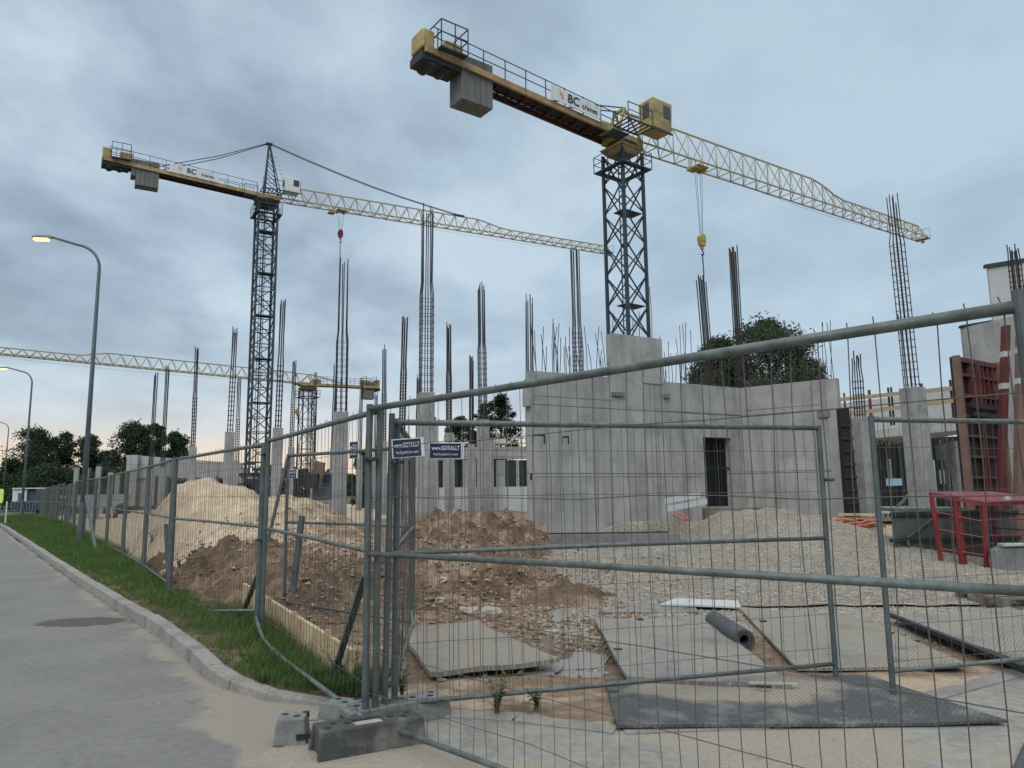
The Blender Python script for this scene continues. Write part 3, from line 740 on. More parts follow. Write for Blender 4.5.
# feet
def foot(loc, rz, mat, label, L=.72, W=.24, Hh=.14, name='ballast_block', group=None):
    o = thing(name, label, 'fence base block', loc, rz, group)
    b_ = MB(); t = .045
    # hollow channel body: two side walls, top plate with pockets, two end webs
    b_.hexa([(-L/2, -W/2, 0), (L/2, -W/2, 0), (L/2, -W/2+t, 0), (-L/2, -W/2+t, 0), (-L/2+.02, -W/2+.02, Hh), (L/2-.02, -W/2+.02, Hh), (L/2-.02, -W/2+t+.02, Hh), (-L/2+.02, -W/2+t+.02, Hh)])
    b_.hexa([(-L/2, W/2-t, 0), (L/2, W/2-t, 0), (L/2, W/2, 0), (-L/2, W/2, 0), (-L/2+.02, W/2-t-.02, Hh), (L/2-.02, W/2-t-.02, Hh), (L/2-.02, W/2-.02, Hh), (-L/2+.02, W/2-.02, Hh)])
    b_.bx(-L/2+.02, -.09, -W/2+.065, W/2-.065, Hh-.045, Hh-.001)
    b_.bx(.09, L/2-.02, -W/2+.065, W/2-.065, Hh-.045, Hh-.001)
    b_.bx(-.3, -.20, -W/2+.045, W/2-.045, 0, Hh-.046); b_.bx(.2, .3, -W/2+.045, W/2-.045, 0, Hh-.046)
    b_.build('body', mat, o, bevel=.008)
    b_ = MB(); b_.bx(-.088, .088, -W/2+.066, W/2-.066, 0, Hh-.02); b_.build('sand_fill', MT['stone'], o)
    for sx in (-L/2+.10, L/2-.10):
        for sy in (-.035, .035): h = MB(); h.tube([(sx+sy*.6, sy, Hh-.02), (sx+sy*.6, sy, Hh+.0025)], .02, 12); h.build('post_socket', MT['dark'], o)
    for sx in (-.13, .13): h = MB(); h.tube([(sx, 0, Hh-.02), (sx, 0, Hh+.003)], .024, 12); h.build('post_socket', MT['dark'], o)
    return o
p1 = G(318, 764); p2 = G(428, 744); v = p2-p1; rz = atan2(v.y, v.x); c = (p1+p2)/2; n_ = Vector((-sin(rz), cos(rz), 0))
foot((c.x+n_.x*.13, c.y+n_.y*.13, 0), rz, MT['rubber'], 'dark rubber base block nearest the viewer under the doubled posts', L=v.length+.0, W=.26, Hh=.155)
foot((c.x+.02, c.y+.57, 0), rz+.12, MT['block'], 'grey concrete base block behind the dark rubber one', L=.74, W=.24, Hh=.14)
def small_block(loc, rz, label, L=.20, W=.19, Hh=.15):
    o = thing('concrete_block', label, 'concrete block', loc, rz); b_ = MB()
    b_.hexa([(-L/2, -W/2, 0), (L/2, -W/2, 0), (L/2, W/2, 0), (-L/2, W/2, 0), (-L/2+.02, -W/2+.015, Hh), (L/2-.02, -W/2+.015, Hh), (L/2-.02, W/2-.015, Hh), (-L/2+.02, W/2-.015, Hh)])
    b_.build('body', MT['block'], o, bevel=.01, seg=3)
    for sx, sy in ((-.05, .03), (.03, -.02), (.07, .06)): h = MB(); h.tube([(sx, sy, Hh-.03), (sx, sy, Hh+.002)], .022, 12); h.build('hole', MT['dark'], o)
p = G(286, 748); small_block((p.x, p.y+.12, 0), .12, 'loose grey block with round holes at the road side of the fence feet')
p = G(336, 732); small_block((p.x, p.y+.16, .045), -.35, 'tilted grey block lying between the loose block and the posts', .26, .2, .10)
bt = MB(); q0 = G(296, 737, .05); q1 = G(345, 731, .05); bt.bar(q0, q1, .04, .03); tag(bt.build('steel_flat_bar', MT['dark']), 'short dark steel bar between the two loose grey blocks', 'steel bar')
p = G(545, 706); bs = MB(); 

# signs ---------------------------------------------------------------
def text_mesh(txt, size, name, mat, parent, loc, rot, ext=.0, bold=0.0, sx=1.0):
    cu_ = bpy.data.curves.new('t', 'FONT'); cu_.body = txt; cu_.size = size; cu_.align_x = 'CENTER'; cu_.align_y = 'CENTER'; cu_.extrude = ext; cu_.offset = bold
    o = bpy.data.objects.new('t', cu_); COL.objects.link(o); bpy.context.view_layer.update()
    me = bpy.data.meshes.new_from_object(o.evaluated_get(bpy.context.evaluated_depsgraph_get()))
    bpy.data.objects.remove(o); me.name = name; me.materials.clear(); me.materials.append(mat)
    q = bpy.data.objects.new(name, me); COL.objects.link(q); q.parent = parent; q.location = loc; q.rotation_euler = rot; q.scale = (sx, 1, 1); return q
def sign(c, w, h, rz, roll, label, small=False):
    o = thing('company_sign', label, 'sign', c, rz); o.rotation_euler = (0, roll, rz)
    b_ = MB(); b_.bx(-w/2-.008, w/2+.022, -.002, .002, -h/2-.006, h/2+.008); b_.build('backing_board', MT['white'], o)
    b_ = MB(); b_.bx(-w/2, w/2, -.005, -.0022, -h/2, h/2); b_.build('blue_face', MT['blue'], o)
    text_mesh('www.GOTAS.LT', h*.40, 'lettering', MT['ltxt'], o, (0, -.0062, h*.17), (pi/2, 0, 0), .0005, .0006, w*.9/(h*.40*6.9))
    text_mesh('Pastolių pardavimas, nuoma', h*.25, 'lettering', MT['ltxt'], o, (0, -.0062, -h*.24), (pi/2, 0, 0), .0005, .0, w*.9/(h*.25*12.6))
dirC = Vector((pC1[0]-pC0[0], pC1[1]-pC0[1])).normalized(); rzC = atan2(dirC.y, dirC.x)
def on_line(p0, d, pxx):   # point on plan line p0 + d*s that shows at picture column pxx
    rr = ray(pxx, 450); # x/y ratio at eye height
    k = rr.x/rr.y; s = (k*p0[1]-p0[0])/(d[0]-k*d[1]); return p0[0]+d[0]*s, p0[1]+d[1]*s
x, y = on_line(pC0, dirC, 446); sign((x, y-.035, at(446, 451, y).z), .215, .10, rzC, 0, 'straight blue company sign with white lettering on the second fence panel')
x, y = -.70, 5.0; sign(at(407, 448, 4.98), .185, .115, .10, -radians(4), 'tilted blue company sign right beside the doubled fence posts')
x, y = at(354, 450, 8.85).x, 8.85; sign((x, y, at(354, 450, 8.85).z), .15, .19, -.7, 0, 'turned blue company sign left of the doubled posts on the set-back panel')
sign(at(293, 474, 9.6), .12, .10, -.5, 0, 'smallest pale blue sign low on the left end of the set-back panel')
sg_ = thing('notice_board', 'small pale blue notice on the fence in front of the dark building', 'sign', at(894, 482, 6.0), rzC*.0+.4)
b_ = MB(); b_.bx(-.085, .085, -.003, .003, -.028, .028); b_.build('board', simple('pale_blue_notice', (.30, .42, .50), .6), sg_)

# ------------------------------------------------------------------ ground mats and litter
def plate(pxs, z, th, label, mat, name='ground_mat', attr=None, warp=.02, sub=14, cat='ground mat'):
    C4 = [G(a, b_, z) for a, b_ in pxs]
    vs = []; 
    for j in range(sub+1):
        for i in range(sub+1):
            u, v = i/sub, j/sub
            p = (C4[0]*(1-u)+C4[1]*u)*(1-v)+(C4[3]*(1-u)+C4[2]*u)*v
            w = warp*nz(p.x*.7, p.y*.7, 80)+warp*.7*((2*u-1)**2*(2*v-1)**2)
            vs.append((p.x, p.y, z+abs(w)))
    n = sub+1; top = len(vs); vs2 = vs+[(x, y, zz-th) for x, y, zz in vs]
    fs = [(j*n+i, j*n+i+1, (j+1)*n+i+1, (j+1)*n+i) for j in range(sub) for i in range(sub)]
    fs += [tuple(top+k for k in reversed(f)) for f in fs]
    ring = [i for i in range(n)]+[j*n+sub for j in range(1, n)]+[sub*n+i for i in range(sub-1, -1, -1)]+[j*n for j in range(sub-1, 0, -1)]
    for a, b_ in zip(ring, ring[1:]+ring[:1]): fs.append((a, a+top, b_+top, b_))
    m_ = MB(); m_.v = vs2; m_.f = fs; o = m_.build(name, mat); o.data.polygons.foreach_set('use_smooth', [False]*len(o.data.polygons))
    ax, ay = o.location.x, o.location.y
    attrs(o, {'sand': [attr[0](x, y) if attr else .3 for x, y, q in vs2], 'wet': [attr[1](x, y) if attr else .2 for x, y, q in vs2]})
    return tag(o, label, cat)
c3 = G(800, 700); 
plate([(617, 727), (1008, 722), (868, 675), (605, 680)], .032, .018, 'front dark tread plate lying across the site entrance', MT['mat'], attr=(lambda x, y: 1.1*exp(-(((x-1.65)/.85)**2+((y-5.72)/.42)**2)) , lambda x, y: .62), warp=.012, sub=24)
plate([(627, 678), (792, 686), (706, 618), (594, 619)], .06, .03, 'pale tread plate with gravel on it behind the front dark plate', MT['mat'], attr=(lambda x, y: .45, lambda x, y: .0), warp=.03)
plate([(797, 668), (968, 667), (866, 618), (738, 607)], .05, .025, 'gravelly tread plate between the dark roll and the right plates', MT['mat'], attr=(lambda x, y: .55, lambda x, y: .35), warp=.02)
plate([(1030, 668), (1120, 650), (1010, 608), (892, 616)], .09, .035, 'grey tread plate at the right edge in front of the pallet', MT['mat'], attr=(lambda x, y: .5, lambda x, y: .35), warp=.03)
plate([(430, 673), (560, 660), (476, 622), (398, 628)], .07, .04, 'flat pale dusty board on the ground behind the doubled posts', MT['mat'], attr=(lambda x, y: .55, lambda x, y: 0), warp=.04)
plate([(600, 612), (700, 612), (690, 603), (610, 604)], .03, .02, 'wet bluish sheet behind the pale tread plate', MT['mat'], attr=(lambda x, y: .1, lambda x, y: .35), warp=.01)
plate([(660, 604), (741, 607), (738, 601), (676, 598)], .06, .02, 'white board lying on the gravel behind the dark roll', MT['poly'], name='white_board', warp=.01, cat='board')
plate([(1012, 768), (1100, 768), (1100, 735), (1024, 742)], .03, .02, 'dark plate corner nearest the viewer at the driveway', MT['mat'], attr=(lambda x, y: 0, lambda x, y: .9), warp=0)
def slot(plate_name_idx, pxs):
    P_ = [o for o in scn.objects if o.name.startswith('ground_mat')][plate_name_idx]
    for a, b_ in pxs:
        q = G(a, b_, .05); m_ = MB(); m_.box((q.x, q.y, P_.location.z+(.032 if plate_name_idx else .022)), (.07, .045, .02 if plate_name_idx else .010), .3); m_.build('lifting_slot', MT['dark'], P_, world=True)
slot(0, [(613, 690), (620, 720), (984, 716)])
slot(1, [(618, 651), (690, 622), (640, 621)])
slot(2, [(890, 634), (763, 622)])
# dark roll
ro = thing('membrane_roll', 'dark roll of roofing membrane lying beside the pale tread plate', 'roll', (0, 0, 0)); ro.location = G(746, 641)
q0 = G(745, 640, .09); q1 = G(714, 620, .09)
b_ = MB(); d = (q1-q0); L = d.length; dn = d.normalized(); sd = Vector((-dn.y, dn.x, 0)); up = Vector((0, 0, 1)); n = 20
def ringp(c, r): return [c+(sd*cos(2*pi*k/n)+up*sin(2*pi*k/n))*r for k in range(n)]
vs = ringp(q0, .095)+ringp(q1, .095)+ringp(q0, .07)+ringp(q0+dn*.25, .07)
fs = [(k, (k+1) % n, n+(k+1) % n, n+k) for k in range(n)]+[(2*n+k, 2*n+(k+1) % n, (k+1) % n, k) for k in range(n)]+[(3*n+k, 3*n+(k+1) % n, 2*n+(k+1) % n, 2*n+k) for k in range(n)]+[tuple(range(3*n, 4*n)), tuple(range(2*n-1, n-1, -1))]
b_.add(vs, fs); b_.build('outer_layer', MT['roll'], ro, world=True)
b_ = MB(); vs = ringp(q0+dn*.01, .066)+ringp(q0+dn*.01, .045)+ringp(q0+dn*.2, .045)+ringp(q0+dn*.2, .066); fs = [(n+k, n+(k+1) % n, (k+1) % n, k) for k in range(n)]+[(2*n+k, 2*n+(k+1) % n, n+(k+1) % n, n+k) for k in range(n)]+[(k, (k+1) % n, 3*n+(k+1) % n, 3*n+k) for k in range(n)]
b_.add(vs, fs); b_.build('inner_layer', MT['roll'], ro, world=True)
# slabs sticking: thin sticks
for a, l in (((748, 683, 797, 684), 'thin pale batten on the front tread plate'), ((756, 686, 771, 687), 'short dark stick beside the thin batten on the tread plate')):
    q0 = G(a[0], a[1], .07); q1 = G(a[2], a[3], .07); b_ = MB(); b_.bar(q0, q1, .022, .014); tag(b_.build('batten', MT['stone'] if 'pale' in l else MT['dark']), l, 'batten')
b_ = MB(); b_.bar(G(888, 614, .1), G(1024, 668, .1), .05, .04); tag(b_.build('steel_channel', MT['dark']), 'dark steel edge bar propped along the right tread plate', 'steel bar')
b_ = MB(); b_.bar(G(737, 607, .04), G(797, 640, .04), .022, .02); tag(b_.build('steel_channel', MT['dark']), 'dark steel bar beside the dark membrane roll', 'steel bar')
b_ = MB(); b_.bx(-.09, .09, -.06, .06, 0, .06)
# cream edge board by grass
bq0 = G(262, 625, .0); q0 = at(262, 590, bq0.y); bq1 = G(352, 692, 0); q1 = at(350, 657, bq1.y)
b_ = MB(); d = (Vector((bq1.x, bq1.y, 0))-Vector((bq0.x, bq0.y, 0))).normalized(); nn = Vector((-d.y, d.x, 0))*.02
A_, B_ = Vector((bq0.x, bq0.y, -.05)), Vector((bq1.x, bq1.y, -.05))
A_ -= d*1.2
k = 14
for i in range(1):
    b_.hexa([A_-nn, B_-nn, B_+nn, A_+nn, A_-nn+Vector((0, 0, .40)), B_-nn+Vector((0, 0, .36)), B_+nn+Vector((0, 0, .36)), A_+nn+Vector((0, 0, .40))])
o = thing('edge_board', 'long cream timber board standing on edge between the grass and the soil', 'board', (A_.x, A_.y, 0)); b_.build('board', MT['board'], o, world=True, bevel=.004)
for i in range(4):
    b_ = MB(); q = A_.lerp(B_, (i+.5)/4)-nn*1.6; b_.box((q.x, q.y, .12), (.05, .03, .5), atan2(d.y, d.x)); b_.build('peg', MT['wood'], o, world=True)

# ------------------------------------------------------------------ concrete stair building
BA = G(527, 545); ZT = at(527, 370, BA.y).z
def onz(x, y, z): return G(x, y, z)
BC_ = onz(740, 388, ZT); BE = onz(836, 378, ZT)
bld = thing('concrete_building', 'unfinished grey concrete walls with a dark doorway and starter bars on top', 'building', (BA.x, BA.y, 0))
def wall_frame(a, b_):
    v = Vector((b_.x-a.x, b_.y-a.y)); L = v.length; return L, atan2(v.y, v.x), v/L
L1, rz1, d1 = wall_frame(BA, BC_); L2, rz2, d2 = wall_frame(BC_, BE)
def s_at(a, d, pxx, pyy):     # distance along wall line at picture point, and height
    r_ = ray(pxx, pyy); k = r_.x/r_.y; s = (k*a.y-a.x)/(d[0]-k*d[1]); Y = a.y+d[1]*s; return s, at(pxx, pyy, Y).z
sd0, zd1 = s_at(BA, d1, 703, 437); sd1, _ = s_at(BA, d1, 731, 437); _, zd0 = s_at(BA, d1, 705, 507)
sb0, zb1 = s_at(BA, d1, 612, 333); sb1, _ = s_at(BA, d1, 661, 336)
print('BLD', L1, L2, ZT, 'door', sd0, sd1, zd0, zd1, 'block', sb0, sb1, zb1)
wl_ = bpy.data.objects.new('wall', None)
def sub(name, rz, loc):    # child with its own rotated frame = mesh object; built via local MB
    pass
T = .28
b_ = MB(); b_.bx(.2, sd0, 0, T, -.4, ZT); b_.bx(sd1, L1-.001, 0, T, -.4, ZT); b_.bx(sd0, sd1, 0, T, zd1, ZT); b_.bx(sd0, sd1, 0, T, -.4, zd0)
w1 = b_.build('wall', MT['wall'], bld); w1.rotation_euler = (0, 0, rz1); w1['label'] = 'left wall with the doorway'
b_ = MB(); b_.bx(.0, L2, -.0, T, -.4, ZT); w2 = b_.build('wall', MT['wall'], bld); w2.location = (BC_.x-BA.x, BC_.y-BA.y, 0); w2.rotation_euler = (0, 0, rz2); w2['label'] = 'right wall'
b_ = MB(); b_.bx(sb0, sb1, -.003, .32, ZT+.002, zb1); b_.bx(sb0+(sb1-sb0)*.57, sb1-.0, -.03, -.003, ZT-.1, zb1-.02); w3 = b_.build('raised_shaft', MT['wall2'], bld); w3.rotation_euler = (0, 0, rz1)
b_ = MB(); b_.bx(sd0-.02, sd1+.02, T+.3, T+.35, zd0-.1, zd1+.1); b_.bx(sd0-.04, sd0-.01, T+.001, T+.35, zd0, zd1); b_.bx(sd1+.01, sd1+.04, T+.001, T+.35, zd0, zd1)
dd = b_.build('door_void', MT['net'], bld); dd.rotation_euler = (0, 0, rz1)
b_ = MB()
for i in range(4): b_.bx(sd0+.05+i*.28, sd0+.09+i*.28, T*.5, T*.5+.03, zd0, zd1-.2)
b_.bx(sd0, sd1, T*.5, T*.5+.04, (zd0+zd1)/2+.1, (zd0+zd1)/2+.16)
o = b_.build('door_props', MT['dark'], bld); o.rotation_euler = (0, 0, rz1)
# bracket ledges, recesses, edge notch
for (x0, x1, y0, y1) in ((611, 623, 392, 396), (663, 668, 394, 398)):
    b_ = MB(); s0, z1 = s_at(BA, d1, x0, y0); s1, _ = s_at(BA, d1, x1, y0); _, z0 = s_at(BA, d1, x0, y1); b_.bx(s0, s1, -.09, -.001, z0, z1); o = b_.build('ledge', MT['lintel'], bld); o.rotation_euler = (0, 0, rz1)
for (x0, x1, y0, y1) in ((533, 545, 434, 444), (562, 569, 436, 444), (533, 538, 380, 386), (530, 532, 474, 480)):
    s0, z1 = s_at(BA, d1, x0, y0); s1, _ = s_at(BA, d1, x1, y0); _, z0 = s_at(BA, d1, x0, y1)
    b_ = MB(); b_.bx(s0, s1, -.004, -.001, z1-.05, z1); b_.bx(s1-.05, s1, -.004, -.001, z0, z1-.051); b_.bx(s0, s0+.02, -.004, -.001, z0, z1-.051); o = b_.build('recess_frame', MT['dark'], bld); o.rotation_euler = (0, 0, rz1)
b_ = MB(); _, z1 = s_at(BA, d1, 527, 384); _, z0 = s_at(BA, d1, 527, 406); b_.bx(.08, .199, -.02, .26, z0, z1); o = b_.build('corbel', MT['wall2'], bld); o.rotation_euler = (0, 0, rz1)
s0, z1 = s_at(BC_, d2, 820, 411); _, z0 = s_at(BC_, d2, 820, 416)
b_ = MB(); b_.bx(L2-.62, L2-.25, -.08, -.001, z0-.05, z1); o = b_.build('ledge', MT['lintel'], bld); o.location = w2.location; o.rotation_euler = (0, 0, rz2)
b_ = MB(); b_.bx(L2-.32, L2+.002, -.035, -.001, -.4, ZT-.003); o = b_.build('end_pilaster', MT['wall2'], bld); o.location = w2.location; o.rotation_euler = (0, 0, rz2)
# formwork joints and pour lines, a few mm proud
MT['joint'] = simple('joint_line', (.19, .19, .18), .9, 0, .35, 3)
def joint(frame, x0, x1, z0, z1, loc=None):
    b_ = MB(); b_.bx(x0, x1, -.0065, -.0035, z0, z1); o = b_.build('formwork_joint', MT['joint'], bld); o.rotation_euler = (0, 0, frame)
    if loc is not None: o.location = loc
joint(rz1, .3, sb0-.05, ZT-.72, ZT-.695); joint(rz1, sb1+.1, L1-.05, ZT-.95, ZT-.925); joint(rz1, .3, sd0-.2, 1.85, 1.872)
for xx in (2.45, 4.6, 6.85): joint(rz1, xx, xx+.02, .3, ZT-.1)
joint(rz2, .1, L2-.35, ZT-.80, ZT-.775, w2.location); joint(rz2, .05, L2-.35, 2.0, 2.02, w2.location)
for xx in (1.15, 2.35): joint(rz2, xx, xx+.02, .3, ZT-.05, w2.location)
joint(rz1, sb0+.1, sb1-.05, ZT+.35, ZT+.37)
# starter bars
RB = random.Random(8)
def starter(a, d, s, h, off=.14, z0=None, tilt=0.0):
    z0 = ZT if z0 is None else z0; x = a.x+d[0]*s-d[1]*off-BA.x; y = a.y+d[1]*s+d[0]*off-BA.y
    b_ = MB(); b_.tube([(0, 0, -.05), (tilt*.4+RB.uniform(-.02, .02), RB.uniform(-.02, .02), h*.5), (tilt+RB.uniform(-.03, .03), RB.uniform(-.03, .03), h)], .011, 5)
    o = b_.build('starter_bar', MT['rebar'], bld); o.location = (x, y, z0)
for pxx, yt in ((534, 322), (537, 330), (540, 338), (545, 325), (549, 333), (553, 318), (557, 320), (560, 322), (563, 336), (566, 345), (584, 326), (590, 325), (596, 326), (601, 333), (606, 331)):
    s, h = s_at(BA, d1, pxx, yt); starter(BA, d1, s, max(.4, h-ZT), RB.choice([.07, .21]), None, RB.uniform(-.12, .12))
for pxx, yt in ((664, 336), (668, 350), (672, 340), (676, 352), (680, 338), (683, 324), (685, 322), (688, 323), (691, 330), (696, 345), (712, 352), (722, 350), (728, 346)):
    s, h = s_at(BA, d1, pxx, yt); starter(BA, d1, s, max(.4, h-ZT), RB.choice([.07, .21]), None, RB.uniform(-.1, .1))
for pxx, yt in ((650, 284), (653, 286)):
    s, h = s_at(BA, d1, pxx, yt); starter(BA, d1, s, h-zb1, .14, zb1)
for pxx, yt in ((617, 312), (632, 300), (637, 318), (643, 310)):
    s, h = s_at(BA, d1, pxx, yt); starter(BA, d1, s, h-zb1, .22, zb1)
for pxx, yt in ((748, 352), (755, 348), (762, 350), (770, 345), (777, 335), (781, 322), (783, 326), (790, 340), (797, 330), (801, 328), (803, 345), (815, 332), (819, 322), (822, 321), (826, 320), (829, 322)):
    s, h = s_at(BC_, d2, pxx, yt); starter(BC_, d2, min(s, L2-.05), max(.4, h-ZT), RB.choice([.07, .21]), None, RB.uniform(-.12, .12))

for k in range(14): starter(BA, d1, RB.uniform(.4, sb0-.2), RB.uniform(.5, 1.5), RB.choice([.07, .21]), None, RB.uniform(-.1, .1))
for k in range(13): starter(BA, d1, RB.uniform(sb1+.1, L1-.2), RB.uniform(.4, 1.1), RB.choice([.07, .21]), None, RB.uniform(-.1, .1))
for k in range(14): starter(BC_, d2, RB.uniform(.1, L2-.1), RB.uniform(.4, 1.2), RB.choice([.07, .21]), None, RB.uniform(-.1, .1))
# beam in front of left wall
b_ = MB(); q0 = G(528, 547); q1 = G(681, 545)
b_.hexa([q0, q1, q1+Vector((.05, .28, 0)), q0+Vector((0, .3, 0)), q0+Vector((0, .02, .32)), q1+Vector((0, .02, .31)), q1+Vector((.05, .27, .31)), q0+Vector((0, .28, .32))])
o = thing('footing_beam', 'long low grey concrete beam at the foot of the left concrete wall', 'concrete beam', (q0.x, q0.y, 0)); b_.build('beam', MT['lintel'], o, world=True, bevel=.012)
b_ = MB(); b_.bx(q0.x+.02, q1.x-.02, q0.y+.0, q0.y+.30, -.05, .03); b_.build('dark_base_strip', MT['dark'], o, world=True)  # dark strip drawing the gap line along the foot of the beam
b_ = MB(); b_.hexa([p+Vector((0, 0, .325)) for p in (q0+Vector((.05, .06, 0)), q1+Vector((-.3, .06, 0)), q1+Vector((-.3, .2, 0)), q0+Vector((.05, .2, 0)))]+[p+Vector((0, 0, .35)) for p in (q0+Vector((.05, .06, 0)), q1+Vector((-.3, .06, 0)), q1+Vector((-.3, .2, 0)), q0+Vector((.05, .2, 0)))])
b_.build('steel_lath', MT['dark'], o, world=True)
# door sill block
Ys = at(742, 515, 22.4)
p0 = at(706, 524, 22.3); p1 = at(781, 524, 22.6)
b_ = MB(); b_.hexa([(p0.x, p0.y, .3), (p1.x, p1.y, .3), (p1.x+.1, p1.y+.5, .3), (p0.x, p0.y+.4, .3), (p0.x, p0.y, zd0+.02), (p1.x, p1.y, zd0+.02), (p1.x+.1, p1.y+.5, zd0+.02), (p0.x, p0.y+.4, zd0+.02)])
tag(b_.build('doorstep_block', MT['wetwood'], bevel=.015), 'stained concrete block lying as a step below the dark doorway', 'concrete block')
# channels by the door
def chan(a, b2, w, label, mat, name='steel_channel'):
    v = (b2-a); t = v.normalized(); s_ = Vector((-t.y, t.x, 0)); b_ = MB(); zz = Vector((0, 0, 1))
    b_.hexa([a, b2, b2+s_*w, a+s_*w, a+zz*.02, b2+zz*.02, b2+s_*w+zz*.02, a+s_*w+zz*.02]); b_.hexa([a+zz*.021, b2+zz*.021, b2+s_*.02+zz*.021, a+s_*.02+zz*.021, a+zz*.16, b2+zz*.16, b2+s_*.02+zz*.16, a+s_*.02+zz*.16])
    tag(b_.build(name, mat), label, 'steel channel')
chan(at(665, 504, 21.5), at(700, 498, 21.5), .2, 'upper white steel channel leaning on the gravel by the doorway', MT['poly'])
chan(at(667, 512, 21.0), at(708, 504, 21.0), .25, 'lower white steel channel leaning on the gravel by the doorway', MT['poly'])
for k, (a, b2) in enumerate((((672, 514), (686, 520)), ((678, 513), (690, 520)))):
    b_ = MB(); b_.tube([at(a[0], a[1], 20.6), at(b2[0], b2[1], 20.0)], .03, 8); tag(b_.build('red_pipe', MT['pipeo']), ['left red pipe on the gravel below the white channels', 'right red pipe on the gravel below the white channels'][k], 'pipe')
# dark leaning formwork strip at the right end
b_ = MB(); a = at(842, 540, 22); c = at(839, 408, 22); 
o = thing('formwork_strip', 'dark rough formwork strip leaning at the right end of the concrete wall', 'formwork', (a.x+.25, a.y, 0))
b_.hexa([(0, 0, 0), (.35, 0, 0), (.35, .3, 0), (0, .3, 0), (c.x-a.x-.25, 0, c.z), (c.x-a.x+.05, 0, c.z), (c.x-a.x+.05, .2, c.z), (c.x-a.x-.25, .2, c.z)]); b_.build('panel', MT['ply'], o)
zx = (c.x-a.x-.25)/c.z
for i in range(9): b_ = MB(); zz = .2+i*.38; b_.bx(zx*zz, zx*zz+.33, -.05, -.002, zz, zz+.07); b_.build('rib', MT['dark'], o)

# ------------------------------------------------------------------ columns with cages
def column(x, y, ztop, ctop, w, label, z0=.1, mid=.5, n=3, r=.016, st=.22, tilt=(0, 0), group=None, name='concrete_column', topw=.8, ck=.39):
    o = thing(name, label, 'concrete column' if ztop > z0+.3 else 'rebar cage', (x, y, z0), .35, group)
    if ztop > z0+.3:
        b_ = MB(); b_.bx(-w/2, w/2, -w/2, w/2, -.3, ztop-z0); b_.build('shaft', MT['col'], o, bevel=.012)
    tilt = (tilt[0]+R.uniform(-.06, .06), tilt[1]+R.uniform(-.06, .06)); r *= R.uniform(.72, .95)
    zc = ztop-z0; zt = ctop-z0; zm = lerp(zc, zt, mid); h = w*ck
    pts = [(-h, -h), (h, -h), (h, h), (-h, h)] + ([(0, -h), (h, 0), (0, h), (-h, 0)] if n > 2 else [])
    def tl(z): f = (z-zc)/(zt-zc); return tilt[0]*f, tilt[1]*f
    for (a, b2) in pts:
        bb = MB(); t1, t2 = tl(zm), tl(zt); j = R.uniform(-.3, .08); k1 = topw
        bb.tube([(a, b2, zc-.2), (a+t1[0], b2+t1[1], zm), (a*k1+t1[0], b2*k1+t1[1], zm+.35), (a*k1+t2[0]+R.uniform(-.02, .02), b2*k1+t2[1], zt+j)], r, 5)
        bb.build('rebar', MT['rebar'], o)
    bb = MB(); z = zc+.1; hh = h+r
    while z < zm:
        t = tl(z); c4 = [(-hh+t[0], -hh+t[1], z), (hh+t[0], -hh+t[1], z), (hh+t[0], hh+t[1], z), (-hh+t[0], hh+t[1], z)]
        for i in range(4): bb.bar(c4[i], c4[(i+1) % 4], r*.7, r*.7)
        z += st
    bb.build('stirrups', MT['rebar'], o); return o
def colpx(pxx, ytop, ycage, label, D=None, zt=4.3, w=.45, zc=None, **k):
    if D is None: p = G(pxx, ytop, zt)
    else: p = at(pxx, ytop, D); zt = p.z
    zc_ = at(pxx, ycage, p.y).z
    return column(p.x, p.y, zt, zc_, w, label, **k)
colpx(426, 393, 207, 'thick concrete column with the tallest rebar cage left of the concrete walls', mid=.52, r=.02, w=.42)
colpx(341, 412, 257, 'stained concrete column with tall cage left of the doubled posts', mid=.45, r=.021, w=.46)
colpx(483, 420, 283, 'concrete column with tall cage in front of the twin dark trees', mid=.5, r=.022, ck=.32, w=.42)
colpx(278, 428, 299, 'concrete column with tall cage touching the left crane mast', mid=.5, r=.03, z0=.0, ck=.26, w=.42)
colpx(230, 432, 328, 'concrete column rising behind the right hump of the sand heap', mid=.55, r=.03, ck=.26, w=.42)
colpx(193, 447, 348, 'concrete column in front of the long parapet building', mid=.5, r=.034, ck=.24, w=.42)
colpx(912, 388, 197, 'stained concrete column with tall leaning cage before the right building', mid=.75, r=.02, w=.5, tilt=(-.15, 0), topw=.75, ck=.28)
colpx(860, 418, 353, 'thin concrete column with short dark cage at the right end of the walls', D=24, w=.42, mid=.6, r=.022, ck=.26)
# cages standing behind the walls and far cages
def cage(pxx, ytop, label, ztop=9.8, z0=1.0, w=.42, D=None, mid=.5, r=.018, colz=None, tilt=(0, 0), group=None, n=3, ck=.29):
    if D is None: p = G(pxx, ytop, ztop)
    else: p = at(pxx, ytop, D); ztop = p.z
    if colz and w > .41: w = .36
    return column(p.x, p.y, colz if colz else z0, ztop, w, label, ck=ck, topw=.85, st=.16, z0=z0 if not colz else .1, mid=mid, r=r, tilt=tilt, name='rebar_cage' if not colz else 'concrete_column', group=group, n=n)
cage(575, 244, 'tall rebar cage rising behind the wall left of the right crane mast', D=24.8, w=.40, mid=.55, r=.024, z0=3.0)
cage(733, 247, 'rebar cage standing in front of the right tree behind the inner wall corner', D=26.5, w=.42, mid=.45, r=.024, z0=3)
cage(528, 295, 'rebar cage at the very left end of the concrete wall top', D=23.5, w=.36, mid=.4, r=.02, z0=3)
cage(706, 276, 'leaning rebar cage hanging under the right crane hook', D=29, w=.5, mid=.35, r=.026, z0=3, tilt=(-.22, 0))
cage(403, 316, 'slightly leaning cage column just left of the tallest caged column', colz=4.3, mid=.5, r=.024, w=.4, tilt=(.15, 0))
